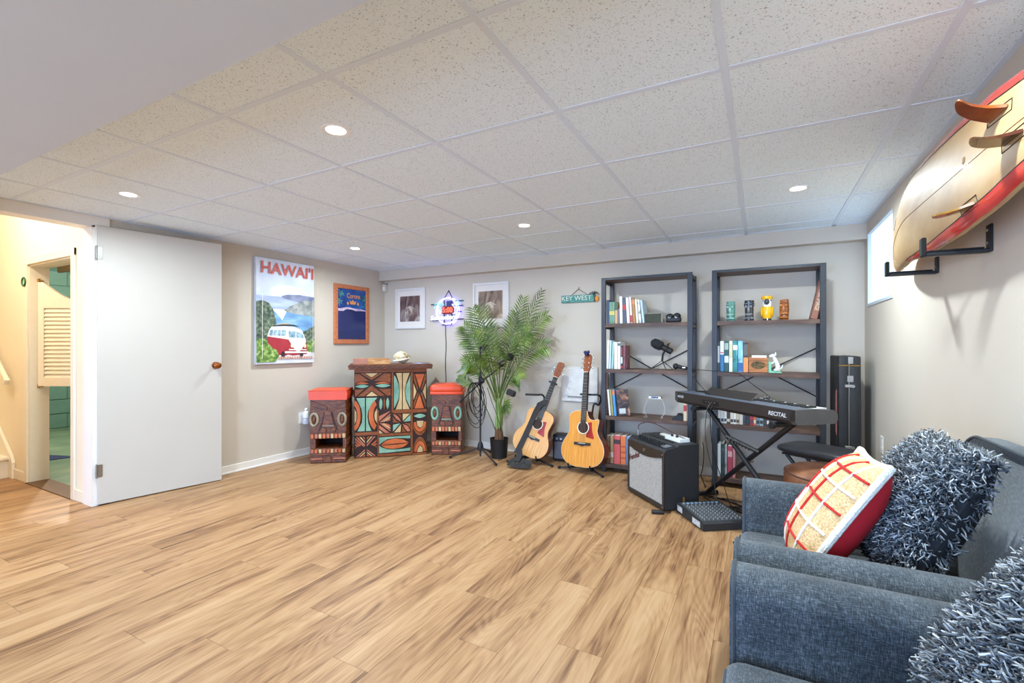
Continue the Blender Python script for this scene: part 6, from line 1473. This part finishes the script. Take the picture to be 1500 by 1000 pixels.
armchair('blue grey fabric armchair holding the plaid pillow', -.066, 1.792)
armchair('blue grey fabric armchair nearer the soffit holding only a shaggy pillow', -.066, .943)
def frame_m(c, n, up=(0, 0, 1)):
    """local x,y in the pillow plane, z = face normal"""
    z = Vector(n).normalized(); y = Vector(up); y = (y - z * y.dot(z)).normalized(); x = y.cross(z)
    m = Matrix((x, y, z)).transposed().to_4x4(); m.translation = Vector(c); return m
def pz(u, v, S, T):
    e = max(0.0, (1 - abs(u) ** 2.6)) ** .55 * max(0.0, (1 - abs(v) ** 2.6)) ** .55
    pin = 1 - .07 * (1 - u * u) * (1 if abs(v) > .0 else 1) * abs(v) ** 2; pin2 = 1 - .07 * (1 - v * v) * abs(u) ** 2
    return (u * S * pin2, v * S * pin, T * e)
def half(S, T, sg, n=20): return lambda a, b: (lambda p: (p[0], p[1], sg * p[2]))(pz(2 * a - 1, 2 * b - 1, S, T))
# plaid pillow
pp = thing('plaid_pillow', 'beige and red plaid rug pillow with plain red back', 'pillow'); pp.matrix_world = frame_m((.198, 1.748, .648), (-.84, .03, .52), (.52, .06, .85))
S, T = .205, .082
m_rug = RAMP('hooked_rug_beige', [(.35, (196, 152, 100)), (.5, (220, 180, 128)), (.65, (234, 204, 160))], 190, rough=.95, bump=.8)
MB().grid(half(S, T, 1), 28, 28).build('pillow_face', m_rug, pp, True)
MB().grid(half(S, T, -1), 24, 24).build('pillow_back', M('red_cotton', (178, 18, 34), .75, var=.06, scale=30, bump=.1, bscale=400), pp, True)
m_yr = M('red_yarn', (190, 34, 30), .9, var=.15, scale=90, bump=.4); m_yw = M('white_yarn', (238, 230, 218), .9, var=.06, scale=90, bump=.4)
def yarn(name, mat, pts, r):
    q = []
    for (u0, v0), (u1, v1) in zip(pts, pts[1:]):
        for k in range(14):
            u, v = u0 + (u1 - u0) * k / 13, v0 + (v1 - v0) * k / 13; p = pz(u, v, S, T); q.append((p[0], p[1], p[2] + .002))
    MB().tube(q, r, 6).build(name, mat, pp, True)
for u in (-.45, .30): yarn('red_stripe', m_yr, [(u, -.97), (u + .04, .97)], .0042)
for v in (-.55, .12, .68): yarn('red_stripe', m_yr, [(-.97, v), (.97, v)], .0040)
for u in (-.08, .72): yarn('white_stripe', m_yw, [(u, -.97), (u, .97)], .0042)
for v in (-.22, .42): yarn('white_stripe', m_yw, [(-.97, v), (.97, v)], .0042)
MB().prism([(-.2, -.1), (.0, .0), (.0, .3), (-.25, .25)], 0, 1, lambda a, b, d: (lambda p: (p[0], p[1], p[2] + .001 + .003 * d))(pz(a - .35, b - .25, S, T))).build('white_patch', m_yw, pp)
edge = []
for k in range(26): edge.append((2 * k / 26 - 1, -1))
for k in range(26): edge.append((1, 2 * k / 26 - 1))
for k in range(26): edge.append((1 - 2 * k / 26, 1))
for k in range(26): edge.append((-1, 1 - 2 * k / 26))
MB().tube([(pz(u, v, S, T)[0], pz(u, v, S, T)[1], .004) for u, v in edge], .011, 8, True).build('fringe_border', M('fringe_white', (232, 226, 216), .95, var=.12, scale=140, bump=1.0, bscale=260), pp, True)
# shaggy pillows
def shag_mat():
    m = bpy.data.materials.new('shag_yarn'); m.use_nodes = True; nt = m.node_tree; b = nt.nodes['Principled BSDF']; b.inputs['Roughness'].default_value = .5
    b.inputs['Specular IOR Level'].default_value = .5
    g = nd(nt, 'ShaderNodeNewGeometry'); r = nd(nt, 'ShaderNodeValToRGB'); cr = r.color_ramp
    cr.elements[0].position = 0; cr.elements[0].color = lin((44, 47, 52)); cr.elements[1].position = 1; cr.elements[1].color = lin((214, 214, 214))
    for p_, c_ in ((.35, (74, 79, 86)), (.62, (116, 122, 128)), (.85, (162, 166, 170))):
        e = cr.elements.new(p_); e.color = lin(c_)
    nt.links.new(g.outputs['Random Per Island'], r.inputs['Fac']); nt.links.new(r.outputs['Color'], b.inputs['Base Color']); return m
m_shag = shag_mat(); m_shagb = M('shag_backing', (40, 43, 48), .9, var=.1)
def shaggy(label, c, n, up, S, T, count, seed):
    t = thing('shaggy_pillow', label, 'pillow'); t.matrix_world = frame_m(c, n, up); rnd = random.Random(seed)
    MB().grid(half(S, T, 1), 20, 20).grid(half(S, T * .8, -1), 20, 20).build('cushion', m_shagb, t, True)
    vs_, fs = [], []
    for k in range(count):
        u, v = rnd.uniform(-1, 1), rnd.uniform(-1, 1); sg = 1
        if k % 12 == 0:
            sg = -1; q = rnd.choice((0, 1)); e = rnd.choice((-1, 1)) * rnd.uniform(.92, 1)
            if q: u = e
            else: v = e
        p = Vector(pz(u, v, S, T if sg > 0 else T * .8)); p.z *= sg
        h = .02
        pu = Vector(pz(min(1, u + h), v, S, T)) - Vector(pz(max(-1, u - h), v, S, T)); pv = Vector(pz(u, min(1, v + h), S, T)) - Vector(pz(u, max(-1, v - h), S, T))
        nr = pu.cross(pv); nr = nr.normalized() if nr.length > 1e-9 else Vector((0, 0, 1)); nr.z *= sg
        d = (nr * .8 + Vector((rnd.gauss(0, .55), rnd.gauss(0, .55) - .15, rnd.gauss(0, .35)))).normalized()
        d2 = (d + Vector((rnd.gauss(0, 1.1), rnd.gauss(0, 1.1) - .3, rnd.gauss(0, .9)))).normalized()
        L = rnd.uniform(.010, .018); r0 = rnd.uniform(.0020, .0030)
        P_ = [p, p + d * L, p + d * L + d2 * L * .9]
        ax = d.cross(Vector((.3, .5, .8))).normalized(); ay = d.cross(ax)
        b0 = len(vs_)
        for q, rr in zip(P_, (r0 * .8, r0, r0 * .7)):
            for j in range(3):
                a = 2 * PI * j / 3; vs_.append(q + ax * math.cos(a) * rr + ay * math.sin(a) * rr)
        for s in range(2):
            for j in range(3):
                fs.append((b0 + s * 3 + j, b0 + s * 3 + (j + 1) % 3, b0 + s * 3 + 3 + (j + 1) % 3, b0 + s * 3 + 3 + j))
        fs.append((b0 + 6, b0 + 7, b0 + 8))
    me = bpy.data.meshes.new('shag_pile'); me.from_pydata(vs_, [], fs); me.update()
    for p_ in me.polygons: p_.use_smooth = True
    o = put('shag_pile', me, m_shag, t); o['kind'] = 'stuff'
    return t
shaggy('grey blue shaggy pillow behind the plaid pillow', (.415, 1.762, .690), (-.90, -.02, .42), (.42, .03, .9), .212, .10, 9500, 1)
shaggy('grey blue shaggy pillow alone on the armchair nearer the soffit', (.44, .985, .665), (-.80, -.20, .56), (.5, .0, .85), .215, .10, 9500, 2)
